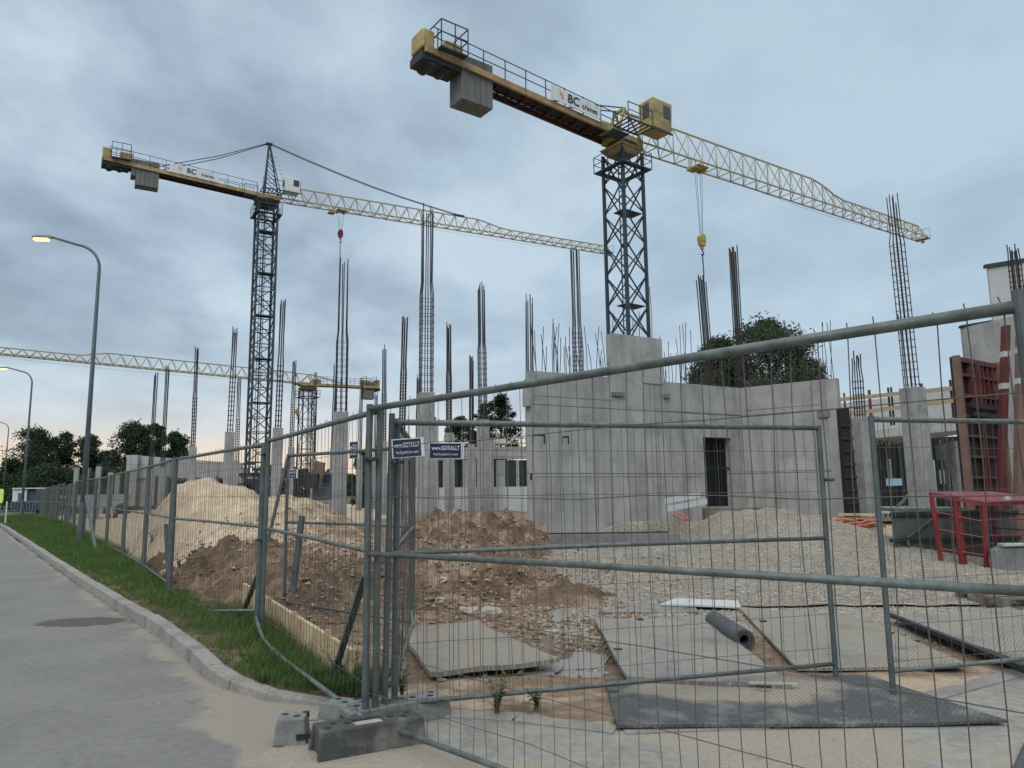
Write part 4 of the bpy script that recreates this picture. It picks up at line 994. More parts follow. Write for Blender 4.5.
cage(385, 346, 'cage column rising above the doubled fence posts', colz=4.3, mid=.5, r=.026)
cage(449, 323, 'cage column between the tallest caged column and the twin dark trees', colz=4.3, mid=.5, r=.024)
cage(471, 356, 'thin far cage just left of the column by the twin dark trees', colz=4.3, mid=.5, r=.026)
cage(418, 375, 'low far cage peeking out left of the tallest caged column', colz=4.3, r=.028)
cage(335, 363, 'thin far cage left of the stained caged column', colz=4.3, r=.028)
cage(294, 360, 'far cage standing right in front of the yellow far crane mast', colz=4.3, r=.030)
cage(168, 366, 'right one of two far cages in front of the trees by the parapet building', colz=3.2, r=.03, mid=.3)
cage(156, 373, 'left one of two far cages in front of the trees by the parapet building', colz=3.2, r=.03, mid=.2)
cage(1012, 245, 'thin cage standing before the tall pale wall on the right', D=20, w=.36, mid=.9, r=.018, z0=2.5)
cage(240, 378, 'far cage just left of the left crane mast', ztop=9.0, colz=3.6, r=.03)
cage(316, 372, 'far cage right of the yellow far crane mast', D=56, colz=4.0, r=.026, mid=.3)
cage(361, 378, 'far cage right of the stained caged column', D=52, colz=4.0, r=.026)
cage(376, 392, 'lowest far cage left of the doubled posts', D=56, colz=4.0, r=.026)
for k, (pxx, yt, yb, D) in enumerate(((77, 467, 505, 44), (87, 468, 506, 43), (99, 466, 512, 40), (111, 472, 506, 42), (118, 474, 506, 43), (434, 420, 510, 32), (491, 438, 470, 46), (452, 434, 505, 44))):
    lab = ['short bare column just right of the tall street lamp', 'second short bare column right of the tall street lamp', 'tallest bare column right of the street lamp', 'short bare column left of the parapet building', 'short bare column nearest the parapet building',
           'bare column right behind the thick caged column', 'far bare column beside the middle building windows', 'stained bare column in front of the middle building windows'][k]
    p = at(pxx, yt, D); o = thing('concrete_column', lab, 'concrete column', (p.x, p.y, 0), .3); b_ = MB(); hw = .12 if k < 5 else .13; b_.bx(-hw, hw, -hw, hw, 0, p.z-.03); b_.build('shaft', MT['col'], o, bevel=.01)
    b_ = MB(); b_.bx(-.08, .08, -.08, .08, p.z-.03, p.z+.12); b_.build('dowel_head', MT['rebar'], o)

# ------------------------------------------------------------------ buildings behind
def pxbox(b_, x0, x1, y0, y1, D, dep=.4, D2=None):
    """box whose front face spans picture columns x0..x1 and rows y0..y1 at depth D (D2 at the right end)"""
    D2 = D2 or D
    a = at(x0, y0, D); c = at(x1, y0, D2); zt = a.z; zb = at(x0, y1, D).z
    b_.hexa([(a.x, a.y, zb), (c.x, c.y, zb), (c.x, c.y+dep, zb), (a.x, a.y+dep, zb), (a.x, a.y, zt), (c.x, c.y, zt), (c.x, c.y+dep, zt), (a.x, a.y+dep, zt)])
    return b_
# left parapet building
D = 52; o = thing('parapet_building', 'long low concrete building with a tall parapet behind the sand heap', 'building', at(130, 505, D)); o.location.z = 0
b_ = MB(); pts = [(131, 455), (158, 457), (196, 460), (240, 463), (243, 478), (131, 478)]
P_ = [at(a, y, D) for a, y in pts]; n = len(P_); b_.add([tuple(p) for p in P_]+[(p.x, p.y+.5, p.z) for p in P_], [tuple(range(n-1, -1, -1)), tuple(range(n, 2*n))]+[(i, (i+1) % n, n+(i+1) % n, n+i) for i in range(n)])
b_.build('parapet', MT['farcon'], o, world=True)
b_ = MB(); pxbox(b_, 127, 138, 455, 506, D-.3, .5); pxbox(b_, 138, 146, 478, 506, D+.1, .5); b_.build('end_wall', MT['farcon'], o, world=True)
for x0, x1 in ((149, 155), (161, 166), (188, 194), (212, 216), (238, 241)):
    b_ = MB(); pxbox(b_, x0, x1, 476, 506, D-.4, .5); b_.build('column', MT['col'], o, world=True)
b_ = MB(); pxbox(b_, 146, 255, 478, 480, D+.2, 9); b_.build('slab', MT['farcon'], o, world=True)
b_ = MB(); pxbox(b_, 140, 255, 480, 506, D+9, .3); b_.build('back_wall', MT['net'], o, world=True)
b_ = MB(); pxbox(b_, 196, 254, 463.5, 465.5, D+.8, .2); b_.build('roof_rail', MT['dark'], o, world=True)
o = thing('scaffold_stair', 'dark steel scaffold stair beside the parapet building', 'scaffold', at(243, 500, 50)); o.location.z = 0; b_ = MB()
for q in ((238, 462), (245, 464), (254, 474), (262, 474)): b_.bar(at(q[0], q[1], 50), at(q[0], 505, 50), .12)
for y in (474, 484, 494): b_.bar(at(236, y, 50), at(268, y, 50), .12)
b_.bar(at(240, 474, 50), at(262, 492, 50), .2); b_.bar(at(262, 474, 50), at(245, 494, 50), .1); b_.build('frame', MT['dark'], o, world=True)
# middle building
D = 47; o = thing('window_building', 'pale two level building with dark window openings behind the fence signs', 'building', at(470, 505, D)); o.location.z = 0
b_ = MB(); pxbox(b_, 404, 535, 454, 460, D, .5); b_.build('lintel_band', MT['farcon'], o, world=True)
b_ = MB(); pxbox(b_, 404, 535, 488, 515, D, .5); b_.build('spandrel', MT['pale'], o, world=True)
for x0, x1 in ((404, 408), (414, 420), (428, 438), (443, 453), (463, 476), (496, 505), (516, 519)):
    b_ = MB(); pxbox(b_, x0, x1, 460, 488, D+.02, .45); b_.build('pier', MT['farcon'], o, world=True)
b_ = MB(); pxbox(b_, 404, 540, 448, 454, D+.3, 10); b_.build('roof_slab', MT['farcon'], o, world=True)
for x0, x1 in ((408, 414), (420, 428), (438, 443), (453, 463), (476, 496), (505, 516), (519, 533)):
    w_ = MB(); pxbox(w_, x0, x1, 460.2, 487.8, D+.35, .05); w_.build('window', MT['pane'], o, world=True)
    f_ = MB(); xm = (x0+x1)/2; pxbox(f_, xm-.3, xm+.3, 460.2, 487.8, D+.2, .08); f_.build('window_bar', MT['dark'], o, world=True)
b_ = MB()
for x in (489, 499, 511, 522, 531): pxbox(b_, x-.4, x+.4, 438, 449, D-.1, .06)
for y in (438, 443): pxbox(b_, 489, 533, y, y+1.1, D-.1, .04)
b_.build('roof_guard_rail', MT['cyel2'], o, world=True)
b_ = MB(); pxbox(b_, 494, 506, 438, 444, D+2, 2); tag(b_.build('stacked_boards', MT['poly']), 'pale stack of boards on the roof behind the yellow rail', 'board stack')
# right building
o = thing('frame_building', 'dark open concrete frame building with timber guard rails on the right', 'building', at(900, 510, 30)); o.location.z = 0
D1, D2_ = 33, 27
b_ = MB(); pxbox(b_, 838, 1040, 435, 441.5, D1, .5, 24); b_.build('slab_edge', MT['pale'], o, world=True)
a = at(838, 441, D1); c = at(1040, 441, 24); b_ = MB(); b_.hexa([(a.x, a.y+.5, a.z), (c.x, c.y+.5, a.z), (c.x+2, c.y+14, a.z), (a.x+2, a.y+14, a.z), (a.x, a.y+.5, a.z+.3), (c.x, c.y+.5, a.z+.3), (c.x+2, c.y+14, a.z+.3), (a.x+2, a.y+14, a.z+.3)]); b_.build('slab', MT['wall2'], o, world=True)
b_ = MB(); pxbox(b_, 836, 1040, 404, 436, D1+5.5, .2, 30); b_.build('upstand_wall', MT['poly'], o, world=True)
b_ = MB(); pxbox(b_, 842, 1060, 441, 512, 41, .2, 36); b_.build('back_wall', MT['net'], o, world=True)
for x0, x1, y0, y1, dd_ in ((858, 866, 462, 480, 39), (871, 875, 458, 485, 39), (886, 891, 459, 487, 38.5), (921, 936, 460, 492, 38), (940, 946, 470, 484, 37.5), (873, 880, 455, 462, 39.3)):
    b_ = MB(); pxbox(b_, x0, x1, y0, y1, dd_, .1); b_.build('daylight_panel', MT['poly'], o, world=True)  # solid pale panels, their colour standing in for daylight through openings
RP = random.Random(4)
for i in range(44):
    x = 846+i*2.7+RP.uniform(-1.5, 1.5)
    if x > 966: break
    Dd = lerp(D1, 29, (x-840)/130)+RP.uniform(1, 8)
    t = at(x, 440, Dd); zt_ = at(838, 441, D1).z
    b_ = MB(); b_.tube([(t.x, t.y, .1), (t.x, t.y, zt_)], .035, 6); b_.build('prop', MT['galv'] if i % 2 else MT['dark'], o, world=True)
for x0, x1 in ((849, 853), (954, 960)):
    b_ = MB(); pxbox(b_, x0, x1, 441, 512, 30, .4); b_.build('column', MT['col'], o, world=True)
for q_ in ((872, 885, 445, 470, 33), (935, 945, 445, 460, 32)):
    b_ = MB(); pxbox(b_, *q_, .2); b_.build('panel', MT['skip'], o, world=True)
b_ = MB(); pxbox(b_, 846, 960, 509, 514, 29, 3); b_.build('floor_edge', MT['pale'], o, world=True)
b_ = MB()
for y0, y1 in ((400, 387), (415.5, 399)):
    a = at(836, y0, D1-.3); c = at(965, y1, 26.5); b_.bar(a, c, .04, .16)
b_.build('guard_board', MT['wood'], o, world=True)
for x, col in ((869, 'red'), (888, 'dark'), (891, 'dark'), (921, 'red'), (950, 'dark'), (954, 'dark'), (844, 'dark')):
    Dd = lerp(D1, 26.5, (x-836)/129)-.1; yb = lerp(432, 416, (x-836)/129); b_ = MB(); t = at(x, yb-38, Dd); q = at(x, yb, Dd); b_.bar((t.x, t.y, q.z), t, .09 if col == 'red' else .06); b_.build('guard_post', MT['red'] if col == 'red' else MT['dark'], o, world=True)
b_ = MB(); a = at(893, 512, 28); c = at(911, 492, 28); b_.bar(a, c, .08); b_.build('diagonal_prop', MT['galv'], o, world=True)
# pale walls upper right
o = thing('pale_wall', 'tall pale wall with dark coping rising at the right edge', 'wall', at(990, 400, 30)); o.location.z = 0
b_ = MB(); a = at(988, 268, 28); c = at(1064, 246, 26.5); 
def wall4(b_, a, c, dep, z0): b_.hexa([(a.x, a.y, z0), (c.x, c.y, z0), (c.x, c.y+dep, z0), (a.x, a.y+dep, z0), (a.x, a.y, a.z), (c.x, c.y, a.z), (c.x, c.y+dep, a.z), (a.x, a.y+dep, a.z)])
wall4(b_, a, c, .10, .3); b_.build('panel', MT['pale'], o, world=True)
b_ = MB(); b_.hexa([(a.x-.1, a.y-.05, a.z), (c.x, c.y-.05, a.z), (c.x, c.y+.13, a.z), (a.x-.1, a.y+.13, a.z), (a.x-.1, a.y-.05, a.z+.14), (c.x, c.y-.05, a.z+.14), (c.x, c.y+.13, a.z+.14), (a.x-.1, a.y+.13, a.z+.14)]); b_.build('coping', MT['dark'], o, world=True)
o = thing('precast_wall', 'lower grey concrete wall panel with dark coping behind the red formwork', 'wall', at(965, 400, 19)); o.location.z = 0
a = at(962, 328, 19.5); c = at(1040, 310, 17.5); b_ = MB(); wall4(b_, a, c, .08, .3); b_.build('panel', MT['wall2'], o, world=True)
c2 = at(992, 322.5, 18.9); b_ = MB(); b_.hexa([(a.x-.03, a.y-.04, a.z+.002), (c2.x, c2.y-.04, a.z+.002), (c2.x, c2.y+.1, a.z+.002), (a.x-.03, a.y+.1, a.z+.002), (a.x-.03, a.y-.04, a.z+.07), (c2.x, c2.y-.04, a.z+.07), (c2.x, c2.y+.1, a.z+.07), (a.x-.03, a.y+.1, a.z+.07)]); b_.build('coping', MT['dark'], o, world=True)

# red formwork
o = thing('wall_formwork', 'tall red steel wall formwork panel with cross ribs on the right', 'formwork', (at(978, 500, 15.5).x, 15.5, 0))
def fr(b_, x0, x1, y0, y1, D, dep): return pxbox(b_, x0, x1, y0, y1, D, dep)
b_ = MB(); a = at(958, 355, 15.6); c = at(1008, 363, 16.4)
zt_ = a.z; fx0 = G(975, 600, 0)
A0 = Vector((a.x, a.y, 0)); A1 = Vector((at(1004, 400, 16.8).x, 16.8, 0)); dv = A1-A0; LL = dv.length; dn = dv/LL; nn = Vector((-dn.y, dn.x, 0))
def fbox(b_, s0, s1, t0, t1, z0, z1):
    P4 = [A0+dn*s0+nn*t0, A0+dn*s1+nn*t0, A0+dn*s1+nn*t1, A0+dn*s0+nn*t1]
    b_.hexa([(p.x, p.y, z0) for p in P4]+[(p.x, p.y, z1) for p in P4])
b_ = MB(); fbox(b_, 0, LL, .14, .18, .05, zt_-.02); b_.build('plywood_face', MT['ply'], o, world=True)
b_ = MB(); fbox(b_, 0, .11, 0, .135, 0, zt_); b_.build('end_post', MT['formbrown'], o, world=True)
b_ = MB(); fbox(b_, LL-.14, LL, 0, .135, 0, zt_+.02); b_.build('end_post', MT['formbrown'], o, world=True)
b_ = MB(); fbox(b_, LL*.45, LL*.45+.09, .01, .135, .0, zt_-.03); b_.build('middle_post', MT['formred'], o, world=True)
for k in range(10):
    z = .3+k*.44
    if z > zt_-.2: break
    b_ = MB(); fbox(b_, .112, LL*.45-.002, .03, .135, z, z+.05); fbox(b_, LL*.45+.092, LL-.142, .03, .135, z, z+.05); b_.build('cross_rib', MT['formred'], o, world=True)
b_ = MB(); fbox(b_, .112, LL*.45-.002, .025, .13, zt_-.12, zt_-.02); fbox(b_, LL*.45+.092, LL-.142, .025, .13, zt_-.12, zt_-.02)
for f in (.3, .42, .58, .7, .82): fbox(b_, LL*f, LL*f+.04, .03, .13, zt_-1.0, zt_-.121)
b_.build('top_rib', MT['formred'], o, world=True)
b_ = MB(); fbox(b_, .2, LL-.15, -.06, -.003, zt_-1.12, zt_-1.02); fbox(b_, .35, LL-.2, -.05, -.003, zt_-1.3, zt_-1.2); b_.build('waling', MT['ply'], o, world=True)
for k, (x0, x1, yt, D, lb, w) in enumerate(((1003, 1012, 325, 15.2, 'brighter red formwork post with white bands left of the near fence post', .12), (1016, 1028, 335, 14.6, 'rusty red formwork post with white bands at the right edge', .15))):
    t = at((x0+x1)/2, yt, D); tb = at((x0+x1)/2-(0 if k else 6), 495, D); oo = thing('formwork_post', lb, 'formwork', (tb.x, D, 0))
    xt = t.x-tb.x; zt2 = t.z
    if k == 0: xt = at(1008, 325, D).x-at(994, 490, D).x; oo.location.x = at(994, 490, D).x
    else: xt = at(1018, 340, D).x-at(1012, 490, D).x+.1; oo.location.x = at(1013, 490, D).x
    b_ = MB(); b_.hexa([(-w/2, 0, 0), (w/2, 0, 0), (w/2, .14, 0), (-w/2, .14, 0), (xt-w/2, 0, zt2), (xt+w/2, 0, zt2), (xt+w/2, .14, zt2), (xt-w/2, .14, zt2)]); b_.build('post', MT['formred'] if k == 0 else MT['formbrown'], oo)
    for f in (.72, .86) if k == 0 else (.78, .92):
        b_ = MB(); b_.hexa([(xt*f-w/2-.004, -.004, zt2*f), (xt*f+w/2+.004, -.004, zt2*f), (xt*f+w/2+.004, .144, zt2*f), (xt*f-w/2-.004, .144, zt2*f), (xt*(f+.02)-w/2-.004, -.004, zt2*(f+.025)), (xt*(f+.02)+w/2+.004, -.004, zt2*(f+.025)), (xt*(f+.02)+w/2+.004, .144, zt2*(f+.025)), (xt*(f+.02)-w/2-.004, .144, zt2*(f+.025))]); b_.build('white_band', MT['poly'], oo)

# red steel cage
o = thing('red_steel_cage', 'open red steel crate frame with a dusty red lid', 'steel crate', (G(987, 575).x, G(987, 575).y, 0))
pa = G(987, 576); pb = G(943, 574); pc = Vector((pb.x+.95, pb.y+1.0, 0)); pd = pa+(pc-pb)
pe = Vector((pa.x+1.0, pa.y+.55, 0))
hA = at(983, 503, pa.y).z; hB = at(932, 493, pb.y).z
corn = [(pa, hA), (pb, hB), (pb+Vector((1.7, 1.15, 0)), hB-.02), (pa+Vector((1.5, .55, 0)), hA+.02)]
topx = [at(983, 504, pa.y), at(931, 494, pb.y), None, None]
sh = [Vector((at(983, 504, pa.y).x-pa.x, 0, 0)), Vector((at(931, 494, pb.y).x-pb.x, 0, 0)), Vector((-.05, 0, 0)), Vector((-.03, 0, 0))]
tops = [c_+sh[i]+Vector((0, 0, h_)) for i, (c_, h_) in enumerate(corn)]
for i, (c_, h_) in enumerate(corn):
    b_ = MB(); b_.bar(c_, tops[i], .055); b_.build('leg', MT['red'], o, world=True)
for e in (0, 1, 2, 3):
    i, j = e, (e+1) % 4
    for f in (.28, .52, .74):
        b_ = MB(); b_.tube([corn[i][0].lerp(tops[i], f), corn[j][0].lerp(tops[j], f+.03)], .014, 6); b_.build('side_rail', MT['red'], o, world=True)
    b_ = MB(); b_.bar(tops[i]-Vector((0, 0, .03)), tops[j]-Vector((0, 0, .03)), .05); b_.build('top_rail', MT['red'], o, world=True)
mid1 = corn[0][0].lerp(corn[1][0], .55); mt1 = tops[0].lerp(tops[1], .55)
b_ = MB(); b_.bar(mid1, mt1, .05); b_.build('leg', MT['red'], o, world=True)
b_ = MB(); b_.bar(mid1+Vector((.09, .05, 0)), mt1+Vector((.09, .05, 0)), .05); b_.build('leg', MT['red'], o, world=True)
b_ = MB(); b_.bar(corn[0][0].lerp(corn[1][0], .25)+Vector((0, .5, .05)), corn[0][0].lerp(corn[1][0], .9)+Vector((0, .2, .05)), .05); b_.bar(corn[2][0].lerp(corn[3][0], .3)+Vector((0, 0, .05)), mid1+Vector((0, 0, .05)), .05); b_.build('floor_bar', MT['red'], o, world=True)
b_ = MB(); q = [tops[0]+Vector((.02, -.04, 0)), tops[3]+Vector((.1, -.05, 0)), tops[2]+Vector((.1, .05, .0)), tops[1]+Vector((-.03, 0, 0))]
b_.hexa([p for p in q]+[p+Vector((0, 0, .025)) for p in q]); b_.build('lid', MT['redtop'], o, world=True)
b_ = MB(); p = at(1007, 498, pa.y+.2); b_.box((p.x, p.y, p.z), (.09, .09, .09)); tag(b_.build('paint_can', MT['poly'], bevel=.02), 'small white pot on the edge of the red crate lid', 'pot')

# grey container
o = thing('waste_container', 'grey green waste container behind the red crate', 'container', (G(905, 566).x, G(905, 566).y, 0))
a = G(893, 567); c = Vector((a.x+2.6, a.y+.3, 0)); ht = at(893, 514, a.y).z
b_ = MB(); dep = Vector((1.0, 1.5, 0))
b_.hexa([a+Vector((.06, 0, 0)), c, c+dep, a+dep+Vector((.06, 0, 0)), a+Vector((.06, 0, ht)), c+Vector((0, 0, ht)), c+dep+Vector((0, 0, ht)), a+dep+Vector((.06, 0, ht))]); b_.build('body', MT['skip'], o, world=True, bevel=.03)
b_ = MB(); b_.bar(a+Vector((.03, -.03, ht)), c+Vector((0, -.03, ht)), .07); b_.bar(a+Vector((-.02, -.02, ht*.5)), c+Vector((0, -.02, ht*.5)), .06); b_.build('rim', MT['dark'], o, world=True)
b_ = MB(); b_.bar(a+Vector((.3, -.03, ht*.55)), a+Vector((.9, .04, ht*.95)), .035); b_.bar(a+Vector((.28, -.03, ht*.2)), a+Vector((.30, -.03, ht*.5)), .035); b_.build('strut', MT['galvp'], o, world=True)
b_ = MB(); q = a+Vector((.3, .3, ht+.03)); b_.hexa([q, q+Vector((1.4, .05, 0)), q+Vector((1.5, .9, 0)), q+Vector((.1, .9, 0)), q+Vector((0, 0, .06)), q+Vector((1.4, .05, .06)), q+Vector((1.5, .9, .06)), q+Vector((.1, .9, .06))]); tag(b_.build('sheet_stack', MT['galv']), 'pale sheets lying on top of the waste container', 'sheet stack')
# grey block behind cage right
b_ = MB(); a = G(993, 578); b_.hexa([a, a+Vector((1.6, .1, 0)), a+Vector((2.2, .9, 0)), a+Vector((.62, .8, 0)), a+Vector((0, 0, .46)), a+Vector((1.6, .1, .5)), a+Vector((2.2, .9, .5)), a+Vector((.62, .8, .46))]); 
o = thing('concrete_trough', 'grey concrete block at the right edge in front of the red crate', 'concrete block', (a.x, a.y, 0)); b_.build('body', MT['block'], o, world=True, bevel=.02)
b_ = MB(); b_.hexa([p+Vector((0, 0, .505)) for p in (a+Vector((.2, -.03, 0)), a+Vector((1.6, .05, 0)), a+Vector((1.6, .3, 0)), a+Vector((.25, .2, 0)))]+[p+Vector((0, 0, .535)) for p in (a+Vector((.2, -.03, 0)), a+Vector((1.6, .05, 0)), a+Vector((1.6, .3, 0)), a+Vector((.25, .2, 0)))]); b_.build('cover_strip', MT['pale'], o, world=True)
# pallet
a = G(1004, 611); o = thing('pallet', 'weathered timber pallet with a yellow lath at the right edge', 'pallet', (a.x, a.y, 0), .12)
for k in range(5):
    b_ = MB(); b_.bx(0, 1.2, k*.19, k*.19+.11, .122, .144); b_.build('deck_board', MT['wetwood'], o)
for k in range(3):
    b_ = MB(); b_.bx(0, 1.2, k*.36, k*.36+.09, 0, .022); b_.build('bottom_board', MT['wetwood'], o)
    for x in (0, .55, 1.1):
        b_ = MB(); b_.bx(x, x+.1, k*.36, k*.36+.09, .023, .121); b_.build('spacer_block', MT['wetwood'], o)
b_ = MB(); b_.bar(at(994, 589, a.y+.05), at(1040, 588, a.y+.1), .05, .03); tag(b_.build('yellow_lath', MT['cyel2']), 'yellow lath lying across the pallet at the right edge', 'lath')
# orange hose pile
o = thing('orange_hose', 'heap of orange plastic hose at the right end of the concrete wall', 'hose', (G(858, 548).x, G(858, 548).y, 0))
cx, cy = G(858, 547).x, G(858, 547).y
for k in range(4):
    pts = [(cx-.6+1.3*t/12+.05*sin(t+k), cy+.12*k+.12*sin(t*.9+k*2), surf(cx, cy)+.06+.045*k+.02*sin(t*1.3+k)) for t in range(13)]
    b_ = MB(); b_.tube(pts, .038, 8); b_.build('hose', MT['pipeo'], o, world=True, smooth=True)
b_ = MB(); p = at(878, 538, G(878, 545).y); 
oo = thing('timber_debris', 'brown stacked timber offcuts behind the orange hose', 'timber', (p.x, p.y, 0))
for k in range(6):
    b_ = MB(); y = p.y+R.uniform(.2, 1.6); zz = .1+.12*k; b_.bar((p.x-.2+R.uniform(-.2, .2), y+1.2, zz), (p.x+.7+R.uniform(-.2, .2), y+1.2+R.uniform(-.3, .3), zz+R.uniform(-.03, .05)), .12, .07); b_.build('offcut', MT['board'] if k % 3 else MT['formred'], oo, world=True)

# ------------------------------------------------------------------ far left site clutter
o = thing('site_cabin', 'white flat roofed site cabin in front of the left trees', 'site cabin', (at(28, 505, 62).x, 62, 0))
b_ = MB(); pxbox(b_, 13, 27, 489, 502, 62, 3); b_.build('wall', MT['white2'], o, world=True)
b_ = MB(); pxbox(b_, 12, 46, 488, 489, 61.8, 4); b_.build('roof', MT['white2'], o, world=True)
b_ = MB(); pxbox(b_, 27.2, 46, 489.2, 502, 62.2, 2.8); b_.build('side_wall', MT['greenm'], o, world=True)
b_ = MB(); pxbox(b_, 18, 21, 493, 502, 61.95, .04); b_.build('door', MT['bluec'], o, world=True)
o = thing('blue_container', 'long blue grey container behind the far fence row', 'container', (at(40, 505, 56).x, 56, 0))
b_ = MB(); pxbox(b_, 11, 66, 501.5, 510, 56, 2.4); b_.build('body', MT['bluec'], o, world=True)
b_ = MB()
for x in range(12, 66, 3): pxbox(b_, x, x+.6, 502, 509.6, 55.9, .08)
b_.build('ribs', MT['bluec'], o, world=True)
o = thing('low_concrete_wall', 'low pale concrete wall with recesses left of the sand heap', 'wall', (at(90, 510, 42).x, 42, 0))
b_ = MB(); pxbox(b_, 67, 128, 495, 507, 42, .3); b_.build('wall', MT['farcon'], o, world=True)
for x in (72, 80, 90, 99, 110):
    b_ = MB(); pxbox(b_, x, x+4, 507, 514, 41.8, .3); b_.build('plinth_pier', MT['farcon'], o, world=True)
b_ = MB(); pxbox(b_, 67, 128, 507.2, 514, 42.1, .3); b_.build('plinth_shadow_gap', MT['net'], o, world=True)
b_ = MB(); pxbox(b_, 46, 66, 495.5, 499, 50, .4); tag(b_.build('concrete_slab', MT['farcon']), 'short pale concrete slab above the blue container end', 'concrete slab')
b_ = MB(); p = at(122, 508, 38); 
oo = thing('barrel', 'dark rounded tank standing at the end of the low pale wall', 'tank', (p.x, p.y, p.z-.3)); b_.tube([(0, 0, 0), (0, 0, .05), (0, 0, .45), (0, 0, .5)], [.22, .27, .27, .2], 14); b_.build('body', MT['dark'], oo, smooth=True)
b_ = MB(); b_.tube([(0, 0, .5), (0, 0, .56)], .08, 10); b_.build('cap', MT['galv'], oo)
# mobile elevating arm / rusty machine behind the sand heap
o = thing('excavator', 'dark excavator with a raised brown arm behind the right slope of the sand heap', 'excavator', (at(318, 500, 34).x, 34, 0))
b_ = MB(); pxbox(b_, 312, 330, 487, 500, 34, 2.2); b_.build('body', MT['bluec'], o, world=True, bevel=.06)
b_ = MB(); pxbox(b_, 322, 331, 473, 487, 34.2, 1.4); b_.build('cab', MT['bluec'], o, world=True, bevel=.05)
b_ = MB(); pxbox(b_, 323, 330, 475, 482, 34.15, .04); b_.build('cab_window', MT['glass'], o, world=True)
b_ = MB(); b_.bar(at(316, 488, 33.6), at(320, 462, 33.6), .30, .45); b_.build('boom', MT['formbrown'], o, world=True)
b_ = MB(); b_.bar(at(320, 462, 33.6), at(313, 476, 33.5), .22, .3); b_.build('stick', MT['formbrown'], o, world=True)
b_ = MB(); q = at(313, 478, 33.5); b_.hexa([(q.x-.3, q.y-.3, q.z-.4), (q.x+.2, q.y-.3, q.z-.5), (q.x+.2, q.y+.3, q.z-.5), (q.x-.3, q.y+.3, q.z-.4), (q.x-.35, q.y-.35, q.z+.2), (q.x+.3, q.y-.35, q.z+.2), (q.x+.3, q.y+.35, q.z+.2), (q.x-.35, q.y+.35, q.z+.2)]); b_.build('bucket', MT['dark'], o, world=True, bevel=.03)
for k in (0, 1.5):
    b_ = MB(); a = at(309, 500, 34); c = at(333, 500, 34); b_.bar((a.x, 34.2+k, .45), (c.x, 34.2+k, .45), .45, .6); b_.build('track', MT['dark'], o, world=True, bevel=.15, seg=3)

# crossing sign at the left edge
p = at(-4, 496, 27.0)
o = thing('crossing_sign', 'fluorescent yellow framed crossing sign at the left edge', 'traffic sign', (p.x, 27, 0), -.1)
def rrect(w, h, r, n=5): return [(sx*(w/2-r)+r*cos(a), sy*(h/2-r)+r*sin(a)) for sx, sy, a0 in ((1, 1, 0), (-1, 1, pi/2), (-1, -1, pi), (1, -1, 1.5*pi)) for a in [a0+pi/2*k/n for k in range(n+1)]]
def plate_xz(poly, y0, y1, cz):
    m_ = MB(); n = len(poly); m_.add([(x, y0, cz+z) for x, z in poly]+[(x, y1, cz+z) for x, z in poly], [tuple(range(n)), tuple(range(2*n-1, n-1, -1))]+[(i, n+i, n+(i+1) % n, (i+1) % n) for i in range(n)]); return m_
plate_xz(rrect(.56, .5, .07), 0, .02, p.z).build('yellow_border', MT['fluo'], o)
plate_xz(rrect(.42, .36, .03), -.006, -.001, p.z).build('sign_face', MT['white'], o)
plate_xz([(-.15, -.13), (.15, -.13), (0, .15)], -.012, -.007, p.z).build('triangle', MT['bluesign'], o)
b_ = MB(); b_.tube([(0, .04, 0), (0, .04, p.z+.25)], .03, 10); b_.build('pole', MT['galv'], o)
p2 = G(5, 527); b_ = MB(); b_.tube([(p2.x, p2.y, 0), (p2.x, p2.y, 1.25)], .035, 8); tag(b_.build('marker_post', MT['white2']), 'white marker post under the crossing sign', 'post')

# street lamps
def lamp(loc, H, arm, label, rz=0, group=None):
    o = thing('street_lamp', label, 'street lamp', loc, rz, group)
    b_ = MB(); pts = [(0, 0, 0), (0, 0, H*.55), (0, 0, H-.9)]; rs = [.085, .062, .048]
    for k in range(1, 9):
        a = k/8*radians(82); pts.append((-.75*(1-cos(a)), 0, H-.9+.75*sin(a))); rs.append(.044)
    pts.append((-arm, 0, H+.0+.07)); rs.append(.034)
    b_.tube(pts, rs, 12); b_.build('pole', MT['lamp'], o, smooth=True)
    b_ = MB(); b_.tube([(0, 0, 0), (0, 0, .05), (0, 0, 1.3)], [.14, .10, .098], 12); b_.build('base_sleeve', MT['galvp'], o)
    b_ = MB(); b_.hexa([(-arm-.55, -.10, H+.02), (-arm+.05, -.06, H+.03), (-arm+.05, .06, H+.03), (-arm-.55, .10, H+.02), (-arm-.5, -.07, H+.1), (-arm, -.04, H+.12), (-arm, .04, H+.12), (-arm-.5, .07, H+.1)]); b_.build('lamp_head', MT['galv'], o, bevel=.012)
    b_ = MB(); b_.bx(-arm-.5, -arm-.08, -.085, .085, H-.05, H+.018); b_.build('lamp_glass', MT['glow'], o, bevel=.01)
    return o
pl = G(80, 547); Hl = at(97, 236, pl.y).z-.15
l1 = lamp((pl.x, pl.y, 0), Hl, 1.45, 'nearest tall street lamp with its light on at the head of the curved arm', .12)
p = at(21, 520, 45.5); dup(l1, (p.x, 45.5, 0), .12, 'second street lamp, smaller, lit, left of the nearest one')
p = at(1, 520, 78); dup(l1, (p.x, 78, 0), .12, 'farthest street lamp at the left edge')

